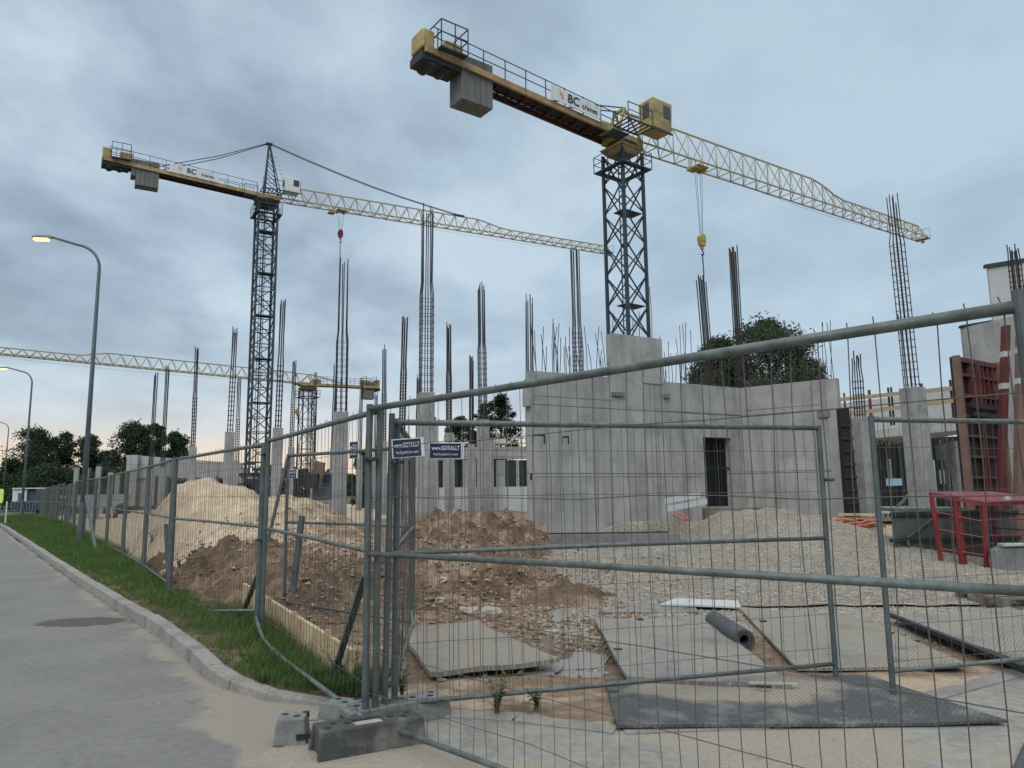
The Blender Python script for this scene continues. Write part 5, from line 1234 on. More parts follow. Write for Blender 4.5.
# ------------------------------------------------------------------ cranes
def crane(name, label, pos, dirz, zt, Lj, dzj, Lc, dzc, ms=1.8, leg=.16, mat_main='cyel', mast_rot=0, flat=True, white_cab=False, sections=2.0, xbrace=True, trolley=6.5, hook_z=15, textsign=True, jibmat=None, detail=True, jh=1.75, platform=True, cwx=3.0, cwn=5, loadz=None, hookmat='cyel', ch=.075, dg=.034, mastmat='cmast', legdetail=True):
    o = thing(name, label, 'tower crane', (pos[0], pos[1], 0), dirz)
    Y = MT[mat_main]; JM = MT[jibmat or mat_main]; K_ = MT[mastmat]
    h = ms/2; ztm = zt-.95
    b_ = MB(); cs = [(-h, -h), (h, -h), (h, h), (-h, h)]
    for a, c in cs: b_.bar((a, c, 0), (a, c, ztm), leg)
    z = ztm; k = 0
    while z > 1.0:
        z2 = z-sections
        for i in range(4):
            (x0, y0), (x1, y1) = cs[i], cs[(i+1) % 4]
            if xbrace:
                zm = (z+z2)/2
                b_.bar((x0, y0, z-.05), (x1, y1, z2+.05), leg*.42); b_.bar((x1, y1, z-.05), (x0, y0, z2+.05), leg*.42)
            else:
                if (k+i) % 2: b_.bar((x0, y0, z), (x1, y1, z2), leg*.45)
                else: b_.bar((x1, y1, z), (x0, y0, z2), leg*.45)
                b_.bar((x0, y0, z), (x1, y1, z), leg*.4)
        if legdetail and k % 3 == 2: 
            b_.bx(-h+.1, h-.1, -h+.1, h*.2, z-.03, z+.03)
        z = z2; k += 1
    o2 = b_.build('mast', K_, o); o2.rotation_euler = (0, 0, mast_rot)
    b_ = MB(); lx = -h*.45
    b_.bar((lx, 0, 0), (lx, 0, ztm), .05); b_.bar((lx+.45, 0, 0), (lx+.45, 0, ztm), .05); z = 1
    while z < ztm: b_.bar((lx, 0, z), (lx+.45, 0, z), .03); z += .4
    b_.bar((lx+.2, -.25, 0), (lx+.2, -.25, ztm), .12)
    o2 = b_.build('ladder', K_, o); o2.rotation_euler = (0, 0, mast_rot)
    # platform round the mast head
    if platform:
        b_ = MB(); w = h+.42
        for a0, a1, c0, c1 in ((-w, w, -w, -h-.02), (-w, w, h+.02, w), (-w, -h-.02, -h-.018, h+.018), (h+.02, w, -h-.018, h+.018)): b_.bx(a0, a1, c0, c1, ztm-1.15, ztm-1.07)
        o2 = b_.build('platform', K_, o); o2.rotation_euler = (0, 0, mast_rot)
        b_ = MB()
        for hh in (.55, 1.05):
            for i in range(4):
                c4 = [(-w, -w), (w, -w), (w, w), (-w, w)]; b_.bar((*c4[i], ztm-1.1+hh), (*c4[(i+1) % 4], ztm-1.1+hh), .035)
        for a in (-w, 0, w):
            for c in (-w, w): b_.bar((a, c, ztm-1.1), (a, c, ztm-.05), .04); b_.bar((c, a, ztm-1.1), (c, a, ztm-.05), .04)
        o2 = b_.build('platform_railing', K_, o); o2.rotation_euler = (0, 0, mast_rot)
    # slewing unit
    b_ = MB(); t = h*1.02
    b_.hexa([(-t*.75, -t*.75, ztm-.1), (t*.75, -t*.75, ztm-.1), (t*.75, t*.75, ztm-.1), (-t*.75, t*.75, ztm-.1), (-t*1.2, -t*1.1, ztm+.35), (t*1.2, -t*1.1, ztm+.35), (t*1.2, t*1.1, ztm+.35), (-t*1.2, t*1.1, ztm+.35)])
    b_.build('slewing_base', MT['tan'] if flat else K_, o)
    b_ = MB(); b_.tube([(0, 0, ztm+.35), (0, 0, ztm+.6)], t*1.05, 24); b_.build('slewing_ring', MT['dark'], o)
    b_ = MB(); b_.bx(-t*1.3, t*1.3, -t*.8, t*.8, ztm+.6, zt+.12); b_.build('turntable_frame', Y, o)
    # jib
    jb = MB(); x = 1.1; ny = .62; bay = 1.55
    def zb(x): return zt+dzj*x/Lj
    xs = []; 
    while x < Lj: xs.append(x); x += bay
    xs.append(Lj)
    step = Lj*.60
    def top(x):
        if x < step-1.6: return jh
        if x > step+1.6: return jh*.56
        return lerp(jh, jh*.56, (x-step+1.6)/3.2)
    for i in range(len(xs)-1):
        a, c = xs[i], xs[i+1]; m_ = (a+c)/2; pm = (xs[i-1]+a)/2 if i else a
        for s_ in (-ny, ny):
            jb.bar((a, s_, zb(a)), (c, s_, zb(c)), ch*1.5); jb.bar((a, s_, zb(a)), (m_, 0, zb(m_)+top(m_)), dg*2); jb.bar((m_, 0, zb(m_)+top(m_)), (c, s_, zb(c)), dg*2)
        jb.bar((a, -ny, zb(a)), (a, ny, zb(a)), dg*2); jb.bar((a, -ny, zb(a)), (c, ny, zb(c)), dg*1.6)
        if i < len(xs)-2:
            n2 = (xs[i+1]+xs[i+2])/2; jb.bar((m_, 0, zb(m_)+top(m_)), (n2, 0, zb(n2)+top(n2)), ch*1.6)
    jb.bar((xs[-1], -ny, zb(Lj)), (xs[-1], ny, zb(Lj)), .1)
    jb.build('jib', JM, o)
    b_ = MB(); b_.bx(Lj, Lj+.5, -ny, ny, zb(Lj)-.08, zb(Lj)-.02); b_.bar((Lj+.45, -ny, zb(Lj)), (Lj+.45, -ny, zb(Lj)+1), .04); b_.bar((Lj+.45, ny, zb(Lj)), (Lj+.45, ny, zb(Lj)+1), .04); b_.bar((Lj+.45, -ny, zb(Lj)+1), (Lj+.45, ny, zb(Lj)+1), .04); b_.tube([(Lj+.2, -.1, zb(Lj)-.25), (Lj+.2, .1, zb(Lj)-.25)], .18, 12); b_.build('jib_end_platform', Y, o)
    if flat:   # head frame between jib and counter-jib
        b_ = MB(); b_.bar((-.9, -.5, zt), (-.1, -.45, zt+jh*.95), .14); b_.bar((-.9, .5, zt), (-.1, .45, zt+jh*.95), .14); b_.bar((1.3, -.55, zt), (-.1, -.45, zt+jh*.95), .1); b_.bar((1.3, .55, zt), (-.1, .45, zt+jh*.95), .1)
        b_.bar((-.1, 0, zt+jh*.95), (2.0, 0, zt+jh), .13); b_.bar((-.1, -.5, zt+jh*.95), (-.1, .5, zt+jh*.95), .14); b_.bar((1.3, 0, zt+.1), (2, 0, zt+jh), .08); b_.build('head_frame', Y, o)
        b_ = MB(); b_.box((-1.5, .1, zt+.45), (.8, .7, .7)); b_.tube([(-.7, -.5, zt+.4), (-.7, .5, zt+.4)], .33, 14); b_.build('hoist_motor', Y, o, bevel=.05)
        b_ = MB(); b_.tube([(-.1, -.3, zt+jh), (-Lc*.45, -.35, zt+.55)], .04, 6); b_.tube([(-.1, .3, zt+jh), (-Lc*.45, .35, zt+.55)], .04, 6); b_.build('tie_bar', K_, o)
    else:
        ah = 6.0; b_ = MB()
        for s_ in (-.55, .55):
            b_.bar((-.35, s_, zt), (.0, s_*.2, zt+ah), .13); b_.bar((1.4, s_, zt), (.1, s_*.2, zt+ah), .11)
            for q in range(1, 6):
                t = q/6; t2 = (q-1)/6; b_.bar((lerp(-.35, 0, t), lerp(s_, s_*.2, t), zt+ah*t), (lerp(1.4, .1, t2), lerp(s_, s_*.2, t2), zt+ah*t2), .06)
        for q in range(1, 6): t = q/6; b_.bar((lerp(-.35, 0, t), lerp(-.55, -.11, t), zt+ah*t), (lerp(-.35, 0, t), lerp(.55, .11, t), zt+ah*t), .06)
        b_.bx(-.3, .35, -.25, .25, zt+ah, zt+ah+.14)
        for q in range(9): b_.bar((1.9-q*.17, -.35, zt+1+q*.45), (1.9-q*.17+.3, -.35, zt+1+q*.45), .035)
        b_.build('apex_tower', K_, o)
        xj = Lj*.50; b_ = MB()
        for s_ in (-.12, .12):
            pts = []
            for q in range(7): t = q/6; pts.append((lerp(.3, xj, t), s_, lerp(zt+ah+.05, zb(xj)+jh+.1, t)-.5*sin(pi*t)))
            b_.tube(pts, .045, 5)
        b_.box((xj, 0, zb(xj)+jh+.08), (1.4, .3, .2)); b_.build('jib_tie_bar', K_, o)
        b_ = MB()
        for s_ in (-.6, .6): b_.tube([(-.2, s_*.2, zt+ah+.05), (-Lc*.32, s_*.6, lerp(zt+ah, zt+.8, .45)-.15), (-Lc*.72, s_, zt+dzc*.72+.15)], .045, 5)
        b_.build('counter_tie_bar', K_, o)
    # counter-jib
    def zc(x): return zt+dzc*x/Lc
    for s_, mm in ((-.72, 'tan'), (.72, 'maroon')):  # near beam tan, far beam maroon: side-lit look put into the colour
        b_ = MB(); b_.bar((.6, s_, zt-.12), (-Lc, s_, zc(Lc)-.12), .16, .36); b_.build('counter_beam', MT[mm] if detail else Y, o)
    b_ = MB(); q = 1.0
    while q < Lc-1: b_.bar((-q, -.64, zc(q)-.12), (-q, .64, zc(q)-.12), .09, .16); b_.bar((-q, -.64, zc(q)-.2), (-q-1.0, .64, zc(q)-.2), .06); q += 1.0
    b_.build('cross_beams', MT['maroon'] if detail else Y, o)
    b_ = MB(); b_.hexa([(-.9, -.6, zt+.075), (-.9, .6, zt+.075), (-Lc, .6, zc(Lc)+.075), (-Lc, -.6, zc(Lc)+.075), (-.9, -.6, zt+.105), (-.9, .6, zt+.105), (-Lc, .6, zc(Lc)+.105), (-Lc, -.6, zc(Lc)+.105)]); b_.build('walkway', MT['dark'], o)
    b_ = MB()
    for s_ in (-.88, .88):
        q = 1.2
        while q < Lc-.3:
            b_.bar((-q, s_, zc(q)), (-q, s_, zc(q)+1.15), .045); q += 1.45
        for hh in (.6, 1.13): b_.bar((-1.2, s_, zt+hh), (-Lc+.4, s_, zc(Lc)+hh), .04)
    b_.build('walkway_railing', K_, o)
    # rear platform with raised railing and machinery
    b_ = MB(); xr = Lc-1.4; zr = zc(Lc)
    for s_ in (-1.25,):
        for q in (-.75, .1, .9): b_.bar((-xr+q, s_, zr), (-xr+q, s_, zr+1.5), .05)
        for hh in (.8, 1.5): b_.bar((-xr-.75, s_, zr+hh), (-xr+.9, s_, zr+hh), .05)
    for q in (-.75, .9):
        for hh in (.8, 1.5): b_.bar((-xr+q, -1.25, zr+hh), (-xr+q, 1.0, zr+hh), .05)
        b_.bar((-xr+q, 1.0, zr), (-xr+q, 1.0, zr+1.5), .05)
    b_.bx(-xr-.75, -xr+.9, -1.25, -.85, zr-.05, zr+.03); b_.build('rear_platform', K_, o)
    b_ = MB(); b_.box((-Lc+.25, 0, zr+.55), (.75, 1.3, 1.1)); b_.build('winch_housing', Y, o, bevel=.12, seg=3)
    b_ = MB(); b_.box((-Lc+1.9, -.1, zr+.55), (1.1, .9, .85)); b_.build('electric_cabinet', Y, o, bevel=.08)
    b_ = MB(); b_.bx(-Lc-.15, -Lc+2.2, -.66, .66, zr-.65, zr-.22); b_.tube([(-Lc+.5, -.6, zr-.5), (-Lc+.5, .6, zr-.5)], .35, 14); b_.tube([(-Lc+1.4, -.5, zr-.55), (-Lc+1.4, .5, zr-.55)], .28, 14); b_.build('winch_drum', MT['dark'], o)
    for k in range(cwn):
        x0 = -Lc+cwx+k*.41; z1 = zc(Lc-cwx)-.05 - (0 if k else .0); zz = z1-1.95 if (k or flat) else z1-1.1
        b_ = MB(); b_.bx(x0, x0+.395, -.62, .62, zz, z1-.15); b_.bx(x0+.001, x0+.394, -.62, .62, z1+.12, z1+.62); b_.bx(x0+.12, x0+.34, -.63, .63, z1-.149, z1+.13); b_.build('counterweight', MT['ccw'], o, bevel=.02)
    # sign on the side
    if textsign:
        cxs = -4.7 if flat else -7.3; W_, H_ = (3.9, .85) if flat else (4.6, .8)
        sgn = MB(); sgn.bx(-W_/2, W_/2, -.02, .02, -H_/2, H_/2); so = sgn.build('banner', MT['white'], o)
        so.location = (cxs, -.95, zc(-cxs)+.5); so.rotation_euler = (0, atan(dzc/Lc), 0)
        tx = text_mesh('BC', H_*.88, 'banner_lettering', MT['ink'], so, (-W_*.06, -.04, .02), (pi/2, 0, 0), .004, .012)
        tx = text_mesh('cranes', H_*.56, 'banner_lettering', MT['ink'], so, (W_*.27, -.04, -.05), (pi/2, 0, 0), .002, .006)
        lg = MB()
        lg.add([(-W_*.30+a, y_, c) for y_ in (-.035, -.021) for a, c in ((-.12, .2), (-.02, .24), (-.05, .02), (-.14, -.04))], [(0, 1, 2, 3), (7, 6, 5, 4)]); lg.build('logo', MT['orange'], so)
        lg = MB(); lg.add([(-W_*.30+a, y_, c) for y_ in (-.035, -.021) for a, c in ((.04, .14), (.14, .2), (.14, -.22), (.04, -.16))], [(0, 1, 2, 3), (7, 6, 5, 4)]); lg.build('logo', MT['orange'], so)
    # cab
    if detail:
        cx0, cz0 = (1.65, zt+.38) if flat else (2.2, zt+.35); cm = MT['white'] if white_cab else Y; cw, cd, chh = (1.8, 1.2, 2.0) if flat else (1.7, 1.2, 1.55)
        cb = MB(); cb.hexa([(cx0-cw/2, -2.1, cz0), (cx0+cw/2-.15, -2.1, cz0), (cx0+cw/2-.15, -.85, cz0), (cx0-cw/2, -.85, cz0), (cx0-cw/2, -2.1, cz0+chh), (cx0+cw/2, -2.1, cz0+chh), (cx0+cw/2, -.85, cz0+chh), (cx0-cw/2, -.85, cz0+chh)])
        co_ = cb.build('cab', cm, o, bevel=.04)
        g_ = MB(); g_.bx(cx0+.05, cx0+cw/2-.22, -2.12, -2.098, cz0+chh*.42, cz0+chh*.86); g_.build('window', MT['glass'], co_)
        g_ = MB(); g_.hexa([(cx0+cw/2-.12, -2.0, cz0+.3), (cx0+cw/2-.07, -2.0, cz0+.3), (cx0+cw/2-.07, -.95, cz0+.3), (cx0+cw/2-.12, -.95, cz0+.3), (cx0+cw/2, -2.0, cz0+chh*.9), (cx0+cw/2+.03, -2.0, cz0+chh*.9), (cx0+cw/2+.03, -.95, cz0+chh*.9), (cx0+cw/2, -.95, cz0+chh*.9)]); g_.build('window', MT['glass'], co_)
        g_ = MB(); g_.bx(cx0-cw/2-.02, cx0-cw/2+.003, -1.75, -1.2, cz0+chh*.4, cz0+chh*.88); g_.build('window', MT['glass'], co_)
        g_ = MB(); g_.bx(cx0-cw/2+.08, cx0-.03, -2.11, -2.098, cz0+.08, cz0+chh*.9); g_.build('door', cm, co_)
        b_ = MB(); x0_, x1_ = (cx0-cw/2-2.2, cx0-cw/2-.02)
        for k in range(7): b_.bar((x0_+(x1_-x0_)*k/6, -2.05, cz0-.06), (x0_+(x1_-x0_)*k/6, -.7, cz0-.06), .10, .05)
        b_.bar((x0_, -2.05, cz0-.06), (x1_+cw, -2.05, cz0-.06), .08, .1); b_.bar((x0_, -.75, cz0-.06), (x1_, -.75, cz0-.06), .08, .1)
        for q in (x0_, (x0_+x1_)/2, x1_): b_.bar((q, -2.05, cz0-.06), (q, -2.05, cz0+1.0), .045)
        b_.bar((x0_, -2.05, cz0+1), (x1_, -2.05, cz0+1), .045); b_.bar((x0_, -2.05, cz0+.5), (x1_, -2.05, cz0+.5), .035); b_.build('cab_walkway', K_, o)
        b_ = MB(); b_.bx(-2.6, -1.3, -1.9, -1.0, ztm+.25, ztm+.32); b_.bar((-2.6, -1.9, ztm+.3), (-2.6, -1.9, ztm+1.4), .05); b_.bar((-1.3, -1.9, ztm+.3), (-1.3, -1.9, ztm+1.4), .05); b_.bar((-2.6, -1.9, ztm+1.35), (-1.3, -1.9, ztm+1.35), .05); b_.build('lower_platform', K_, o)
    # trolley, rope, hook
    zb_t = zb(trolley); b_ = MB(); b_.bx(trolley-.55, trolley+.55, -.5, .5, zb_t-.2, zb_t-.12); b_.tube([(trolley-.4, -.3, zb_t-.25), (trolley-.4, .3, zb_t-.25)], .16, 10); b_.tube([(trolley+.4, -.3, zb_t-.25), (trolley+.4, .3, zb_t-.25)], .16, 10)
    b_.bx(trolley-1.6, trolley-.9, -1.05, -.25, zb_t-.85, zb_t-.78); b_.bar((trolley-1.5, -.6, zb_t-.8), (trolley-1.5, -.6, zb_t-.05), .05); b_.bar((trolley-1, -.6, zb_t-.8), (trolley-1, -.6, zb_t-.05), .05)
    b_.build('trolley', Y if detail else Y, o)
    b_ = MB()
    for a in (-.4, -.2, .2, .4): b_.bar((trolley+a, .0, zb_t-.25), (trolley+a*.35, 0, hook_z+.5), .018)
    b_.build('hoist_rope', MT['dark'], o)
    b_ = MB(); b_.hexa([(trolley-.22, -.14, hook_z-.25), (trolley+.22, -.14, hook_z-.25), (trolley+.22, .14, hook_z-.25), (trolley-.22, .14, hook_z-.25), (trolley-.32, -.16, hook_z+.25), (trolley+.32, -.16, hook_z+.25), (trolley+.32, .16, hook_z+.25), (trolley-.32, .16, hook_z+.25)])
    b_.tube([(trolley, -.2, hook_z+.35), (trolley, .2, hook_z+.35)], .26, 14); b_.box((trolley, 0, hook_z-.35), (.2, .2, .25)); b_.build('hook_block', MT[hookmat], o, bevel=.03)
    b_ = MB(); pts = [(trolley, 0, hook_z-.45)]+[(trolley+.14*sin(a), 0, hook_z-.75-.14*cos(a)+.0) for a in [pi*k/6-pi*.0 for k in range(0, 10)]]
    b_.tube(pts[:1]+[(trolley, 0, hook_z-.6)]+[(trolley+.14*sin(pi-a), 0, hook_z-.74+.14*cos(a)) for a in [pi*k/8 for k in range(1, 12)]], .045, 8)
    if loadz: b_.tube([(trolley, 0, hook_z-.8), (trolley+.05, 0, loadz)], .045, 6)
    b_.build('hook', K_, o)
    # hoist line under the jib
    b_ = MB(); pts = [(lerp(trolley, Lj, t/8), .1, zb(lerp(trolley, Lj, t/8))-.05-.55*sin(pi*t/8)) for t in range(9)]; b_.tube(pts, .012, 4); b_.build('trolley_rope', MT['dark'], o)
    return o
Dr = 45.0; pr = at(622, 148, Dr); dr = radians(36.5)
def jib_x(pos, dz, pxx, L=50):    # local x on the jib that shows at picture column pxx
    best = min((abs(px((pos[0]+cos(dz)*q*.25, pos[1]+sin(dz)*q*.25, 24))[0]-pxx), q*.25) for q in range(0, 4*L)); return best[1]
tr = jib_x((pr.x, pr.y), dr, 699); Xh = pr.x+cos(dr)*tr; Yh = pr.y+sin(dr)*tr; hz = at(700, 243, Yh).z
print('RCRANE', pr, tr, hz)
crane('tower_crane', 'largest flat top tower crane with a yellow cab and yellow jib on the right', pr, dr, pr.z+.45, 40.6, 1.5, 14.9, .75, ms=1.75, leg=.17, trolley=tr, hook_z=hz, loadz=at(703, 276, Yh).z, jh=2.15, jibmat='cyel2', ch=.06, dg=.026, cwx=2.3, cwn=5)
Dl = 75.0; pl_ = at(267, 198, Dl); dl = radians(30)
tl_ = jib_x((pl_.x, pl_.y), dl, 340); Yl = pl_.y+sin(dl)*tl_
def zoff(): return
crane('tower_crane', 'tower crane with a pointed dark apex and white cab on the left', pl_, dl, pl_.z, 45.2, .9, 15.3, .9, ms=1.9, leg=.2, flat=False, white_cab=True, xbrace=False, sections=1.5, trolley=tl_, hook_z=at(340, 235, Yl).z, loadz=at(340, 278, Yl).z, jibmat='cyel2', jh=1.6, cwx=2.4, cwn=6, hookmat='red', ch=.075, dg=.034)
Dt = 110.0; pt = at(308, 384, Dt)
crane('tower_crane', 'distant low yellow tower crane behind the rebar cages, jib pointing left', pt, radians(-146.5), pt.z, 47, 1.3, 11.2, .25, ms=2.0, leg=.17, trolley=1.5, hook_z=at(290, 412, 108).z, textsign=False, detail=False, jh=1.5, cwx=.8, cwn=4, ch=.085, dg=.03, jibmat='cyel2', legdetail=False, xbrace=False, sections=2.2, mastmat='dark')

# ------------------------------------------------------------------ trees
def D_big(W): return W > 6
def tree(x, y, H, W, label, mat='leaf', seed=1, leaf=.28, n=3600, shape='broad', base=.22, z0=0, trunk=.2, group=None):
    RT = random.Random(seed); o = thing('tree' if shape != 'pine' else 'pine_tree', label, 'tree', (x, y, z0), 0, group)
    t_ = MB(); c_ = MB()
    lean = RT.uniform(-.3, .3)
    t_.tube([(0, 0, -.2), (lean*.3, 0, H*.3), (lean, 0, H*.65), (lean, 0, H*.93)], [trunk, trunk*.75, trunk*.4, .03], 8)
    clumps = []
    nc = {'pine': 46, 'bush': 40}.get(shape, 84 if D_big(W) else 64)
    for k in range(nc):
        t = base+(1-base)*(k+RT.random())/nc*.99
        u = (t-base)/(1-base)
        if shape == 'pine': wr = W/2*(1-u)*1.05+.3
        elif shape == 'bush': wr = W/2*sqrt(max(.05, 1-u*u))
        else: wr = W/2*min(1, (.45+1.5*u))*sqrt(max(.03, 1-max(0, (u-.25)/.75)**2))
        a = RT.uniform(0, 2*pi); r = wr*sqrt(RT.random())*.92
        c = Vector((lean*t+cos(a)*r, sin(a)*r, H*t)); s_ = RT.uniform(.085, .15)*W*(1.1-.35*t)
        clumps.append((c, s_))
        if k % 3 == 0:
            q = Vector((lean*max(.2, t-.18), 0, H*max(.12, t-.12)))
            t_.tube([q, q.lerp(c, .5)+Vector((0, 0, .1)), c], [trunk*.3, trunk*.18, .02], 5)
    clumps.append((Vector((lean, 0, H*.97)), W*.07)); clumps.append((Vector((lean+W*.08, 0, H*.9)), W*.10))
    for k in range(int(n*3.4)):
        c, s_ = RT.choice(clumps)
        d = Vector((RT.gauss(0, 1), RT.gauss(0, 1), RT.gauss(0, .75))); 
        if d.length > 2.3: d *= .6
        p = c+d*s_*.75
        l = leaf*.8*RT.uniform(.6, 1.3); a = Vector((RT.gauss(0, 1), RT.gauss(0, 1), RT.gauss(0, .6))).normalized(); b2 = a.cross(Vector((RT.gauss(0, 1), RT.gauss(0, 1), RT.gauss(0, 1)))).normalized()
        c_.add([p-a*l*.5, p+b2*l*.3, p+a*l*.5, p-b2*l*.3], [(0, 1, 2, 3)])
    t_.build('trunk', MT['bark'], o); c_.build('crown', MT[mat], o); return o
def treepx(xc, ytop, wpx, D, label, **k):
    p = at(xc, ytop, D); W = wpx*D/740*(1.4 if D > 75 else 1.15); return tree(p.x, D, p.z, W, label, **k)
treepx(36, 431, 40, 92, 'broad dark tree left of the tall street lamp', seed=1, n=4800, leaf=.34)
treepx(10, 461, 30, 88, 'low dark tree at the left edge', seed=2, n=3000, leaf=.34)
treepx(66, 434, 26, 95, 'slim dark tree just left of the street lamp pole', seed=3, n=3000, leaf=.34)
treepx(90, 437, 30, 97, 'dark tree right behind the street lamp pole', seed=4, n=3400, leaf=.34)
treepx(108, 452, 22, 100, 'low tree between the lamp pole and the parapet building', seed=5, n=2600, leaf=.34)
treepx(134, 425, 38, 90, 'tallest dark tree left of the two far cages', seed=6, n=4800, leaf=.34)
treepx(158, 424, 20, 88, 'narrow dark tree behind the two far cages', seed=7, n=3000, leaf=.32)
treepx(178, 433, 26, 90, 'dark tree right of the two far cages', seed=8, n=3200, leaf=.34)
treepx(50, 470, 60, 80, 'wide low dark bush behind the white site cabin', seed=9, n=3600, leaf=.34, shape='bush', base=.1)
treepx(110, 474, 60, 82, 'wide low dark bush behind the short bare columns', seed=19, n=3600, leaf=.34, shape='bush', base=.1)
treepx(500, 396, 36, 62, 'right one of the twin dark trees behind the middle building', mat='conif', seed=10, n=4600, leaf=.2, base=.3)
treepx(482, 404, 22, 64, 'upper narrow tree between the twin dark trees', mat='conif', seed=17, n=2200, leaf=.2, base=.3)
treepx(460, 418, 38, 63, 'left one of the twin dark trees behind the middle building', mat='conif', seed=11, n=3600, leaf=.2, base=.3)
treepx(364, 452, 22, 60, 'green bush seen between the stained column and the doubled posts', seed=12, n=2200, leaf=.24, shape='bush', base=.1)
treepx(768, 323, 98, 58, 'large green tree rising behind the concrete walls', mat='leaf2', seed=13, n=15000, leaf=.27, base=.2, trunk=.3)
treepx(718, 340, 66, 60, 'smaller green tree left of the large one behind the concrete walls', mat='leaf2', seed=14, n=9000, leaf=.27, base=.2, trunk=.26)
treepx(812, 360, 34, 57, 'drooping small tree right of the large one behind the walls', mat='leaf2', seed=15, n=1700, leaf=.2, base=.35)
# far tree line
b_ = MB(); RT = random.Random(77)
for k in range(26000):
    x = RT.uniform(-330, 330); D = 260+RT.uniform(0, 25); hmax = 8.5+3.5*nz(x*.03, 1, 90)+2*nz(x*.15, 2, 91); z = RT.random()*hmax
    p = Vector((x, D, z)); l = RT.uniform(1.0, 2.0); a = Vector((RT.gauss(0, 1), RT.gauss(0, .3), RT.gauss(0, 1))).normalized(); b2 = a.cross(Vector((0, 1, .3))).normalized()
    b_.add([p-a*l*.5, p+b2*l*.45, p+a*l*.5, p-b2*l*.45], [(0, 1, 2, 3)])
tag(b_.build('distant_woodland', MT['leaf'], origin=(0, 270, 0)), 'dark distant woodland along the horizon', 'woodland', kind='stuff')

GR = {'mesh_fence': 'mesh fences round the building site', 'concrete_column': 'concrete columns with rebar', 'rebar_cage': 'rebar cages standing on the walls', 'tree': 'trees beyond the site',
      'tower_crane': 'tower cranes', 'street_lamp': 'street lamps along the road', 'soil_heap': 'brown soil heaps', 'stone': 'stones lying about', 'ground_mat': 'plates laid on the ground', 'company_sign': 'company signs on the fences',
      'steel_brace': 'braces behind the fences', 'fence_clamp': 'clamps on the fences', 'weed': 'weeds', 'concrete_block': 'loose concrete blocks', 'ballast_block': 'base blocks under the fence posts', 'formwork_post': 'red formwork posts', 'steel_channel': 'steel channels', 'batten': 'battens'}
for o in scn.objects:
    k = o.name.split('.')[0]
    if o.parent is None and k in GR: o['group'] = GR[k]
# ------------------------------------------------------------------ sky and light
w = bpy.data.worlds.new('World'); scn.world = w; w.use_nodes = True; nt = w.node_tree; nt.nodes.clear()
out = N(nt, 'ShaderNodeOutputWorld'); bg = N(nt, 'ShaderNodeBackground'); nt.links.new(bg.outputs[0], out.inputs[0]); bg.inputs[1].default_value = .14
sky = N(nt, 'ShaderNodeTexSky', sky_type='NISHITA'); sky.sun_disc = False
SUN_EL, SUN_AZ = 38, 200
sky.sun_elevation = radians(SUN_EL); sky.sun_rotation = radians(SUN_AZ)
tc = N(nt, 'ShaderNodeTexCoord'); sep = N(nt, 'ShaderNodeSeparateXYZ'); nt.links.new(tc.outputs['Generated'], sep.inputs[0])
zc_ = math_(nt, 'ADD', math_(nt, 'MAXIMUM', sep.outputs[2], 0.0), .22)
cmb = N(nt, 'ShaderNodeCombineXYZ'); nt.links.new(math_(nt, 'DIVIDE', sep.outputs[0], zc_), cmb.inputs[0]); nt.links.new(math_(nt, 'DIVIDE', sep.outputs[1], zc_), cmb.inputs[1])
mp = N(nt, 'ShaderNodeMapping'); nt.links.new(cmb.outputs[0], mp.inputs[0]); mp.inputs['Location'].default_value = (3.2, 1.4, 0); mp.inputs['Scale'].default_value = (1, .8, 1)
n1 = noi(nt, mp.outputs[0], 2.3, 8, .56, .12)
n2 = noi(nt, mp.outputs[0], .6, 3, .5)
f = math_(nt, 'ADD', math_(nt, 'MULTIPLY', n1, .62), math_(nt, 'MULTIPLY', n2, .38))
# smoother and lighter towards +x
rightw = ramp(nt, math_(nt, 'ADD', math_(nt, 'MULTIPLY', sep.outputs[0], .9), .5), [(.30, g3(0)), (.80, g3(1))])
f = math_(nt, 'ADD', f, math_(nt, 'MULTIPLY', rightw, .02))
cl = ramp(nt, f, [(.38, (1.75, 2.2, 2.75)), (.455, (2.2, 2.8, 3.4)), (.53, (2.85, 3.6, 4.25)), (.61, (3.7, 4.4, 4.95))])
cl = mix(nt, math_(nt, 'MULTIPLY', rightw, .55), cl, (2.6, 3.5, 4.2))
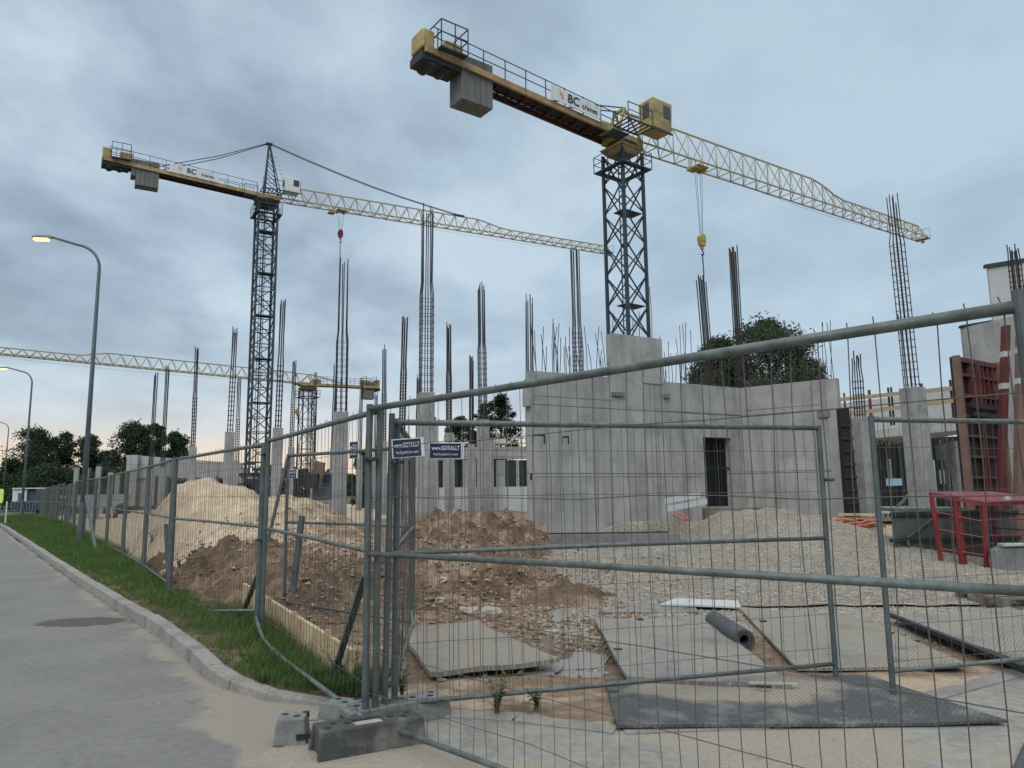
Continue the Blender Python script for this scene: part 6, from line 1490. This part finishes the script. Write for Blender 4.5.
# warm gap at the horizon, strongest ahead-left
azx = math_(nt, 'ADD', math_(nt, 'MULTIPLY', sep.outputs[0], -.45), math_(nt, 'MULTIPLY', sep.outputs[1], .89))
azf = ramp(nt, azx, [(.70, g3(0)), (.93, g3(1))])
hz_ = ramp(nt, sep.outputs[2], [(.0, g3(1)), (.04, g3(.9)), (.085, g3(.4)), (.16, g3(0))])
hz2 = ramp(nt, sep.outputs[2], [(.0, g3(1)), (.08, g3(.6)), (.30, g3(0))])
cl = mix(nt, math_(nt, 'MULTIPLY', hz2, .55), cl, (3.8, 4.5, 5.0))
wcol = ramp(nt, sep.outputs[2], [(.0, (5.6, 3.7, 2.4)), (.05, (6.0, 4.7, 3.5)), (.12, (5.2, 5.0, 4.8))])
cl = mix(nt, math_(nt, 'MULTIPLY', math_(nt, 'MULTIPLY', hz_, azf), .95), cl, wcol)
# overcast deck gets brighter towards the zenith
zen = ramp(nt, sep.outputs[2], [(.62, g3(1)), (.90, g3(2.6 if False else 1))])
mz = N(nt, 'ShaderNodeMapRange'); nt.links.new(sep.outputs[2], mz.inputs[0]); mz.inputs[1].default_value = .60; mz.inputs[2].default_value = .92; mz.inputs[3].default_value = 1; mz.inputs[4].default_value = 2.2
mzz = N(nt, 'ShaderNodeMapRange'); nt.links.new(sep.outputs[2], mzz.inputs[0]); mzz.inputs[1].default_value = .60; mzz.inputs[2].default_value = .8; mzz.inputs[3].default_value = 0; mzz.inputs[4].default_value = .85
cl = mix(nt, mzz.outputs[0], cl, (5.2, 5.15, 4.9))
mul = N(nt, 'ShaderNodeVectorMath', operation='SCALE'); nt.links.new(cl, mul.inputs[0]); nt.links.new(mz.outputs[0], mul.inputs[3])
skc = N(nt, 'ShaderNodeVectorMath', operation='SCALE'); nt.links.new(sky.outputs[0], skc.inputs[0]); skc.inputs[3].default_value = 1.0
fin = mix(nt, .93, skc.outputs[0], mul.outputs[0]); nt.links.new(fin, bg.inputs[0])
sl_ = bpy.data.lights.new('sun', 'SUN'); sl_.energy = 1.2; sl_.angle = radians(35); sl_.color = (1, .96, .90)
so = bpy.data.objects.new('sun', sl_); COL.objects.link(so)
# direction towards the sun: azimuth measured like the sky texture (rotation about z from +y, clockwise)
az = radians(SUN_AZ); v = Vector((sin(az)*cos(radians(SUN_EL)), cos(az)*cos(radians(SUN_EL)), sin(radians(SUN_EL))))
so.rotation_euler = v.to_track_quat('Z', 'Y').to_euler()
scn.view_settings.view_transform = 'Standard'; scn.view_settings.look = 'None'; scn.view_settings.exposure = 0.22; scn.view_settings.gamma = 1.0
scn.cycles.max_bounces = 6; scn.cycles.diffuse_bounces = 3; scn.cycles.use_denoising = True
for o in scn.objects:
    if o.type == 'MESH' and o.name.startswith('text'): pass
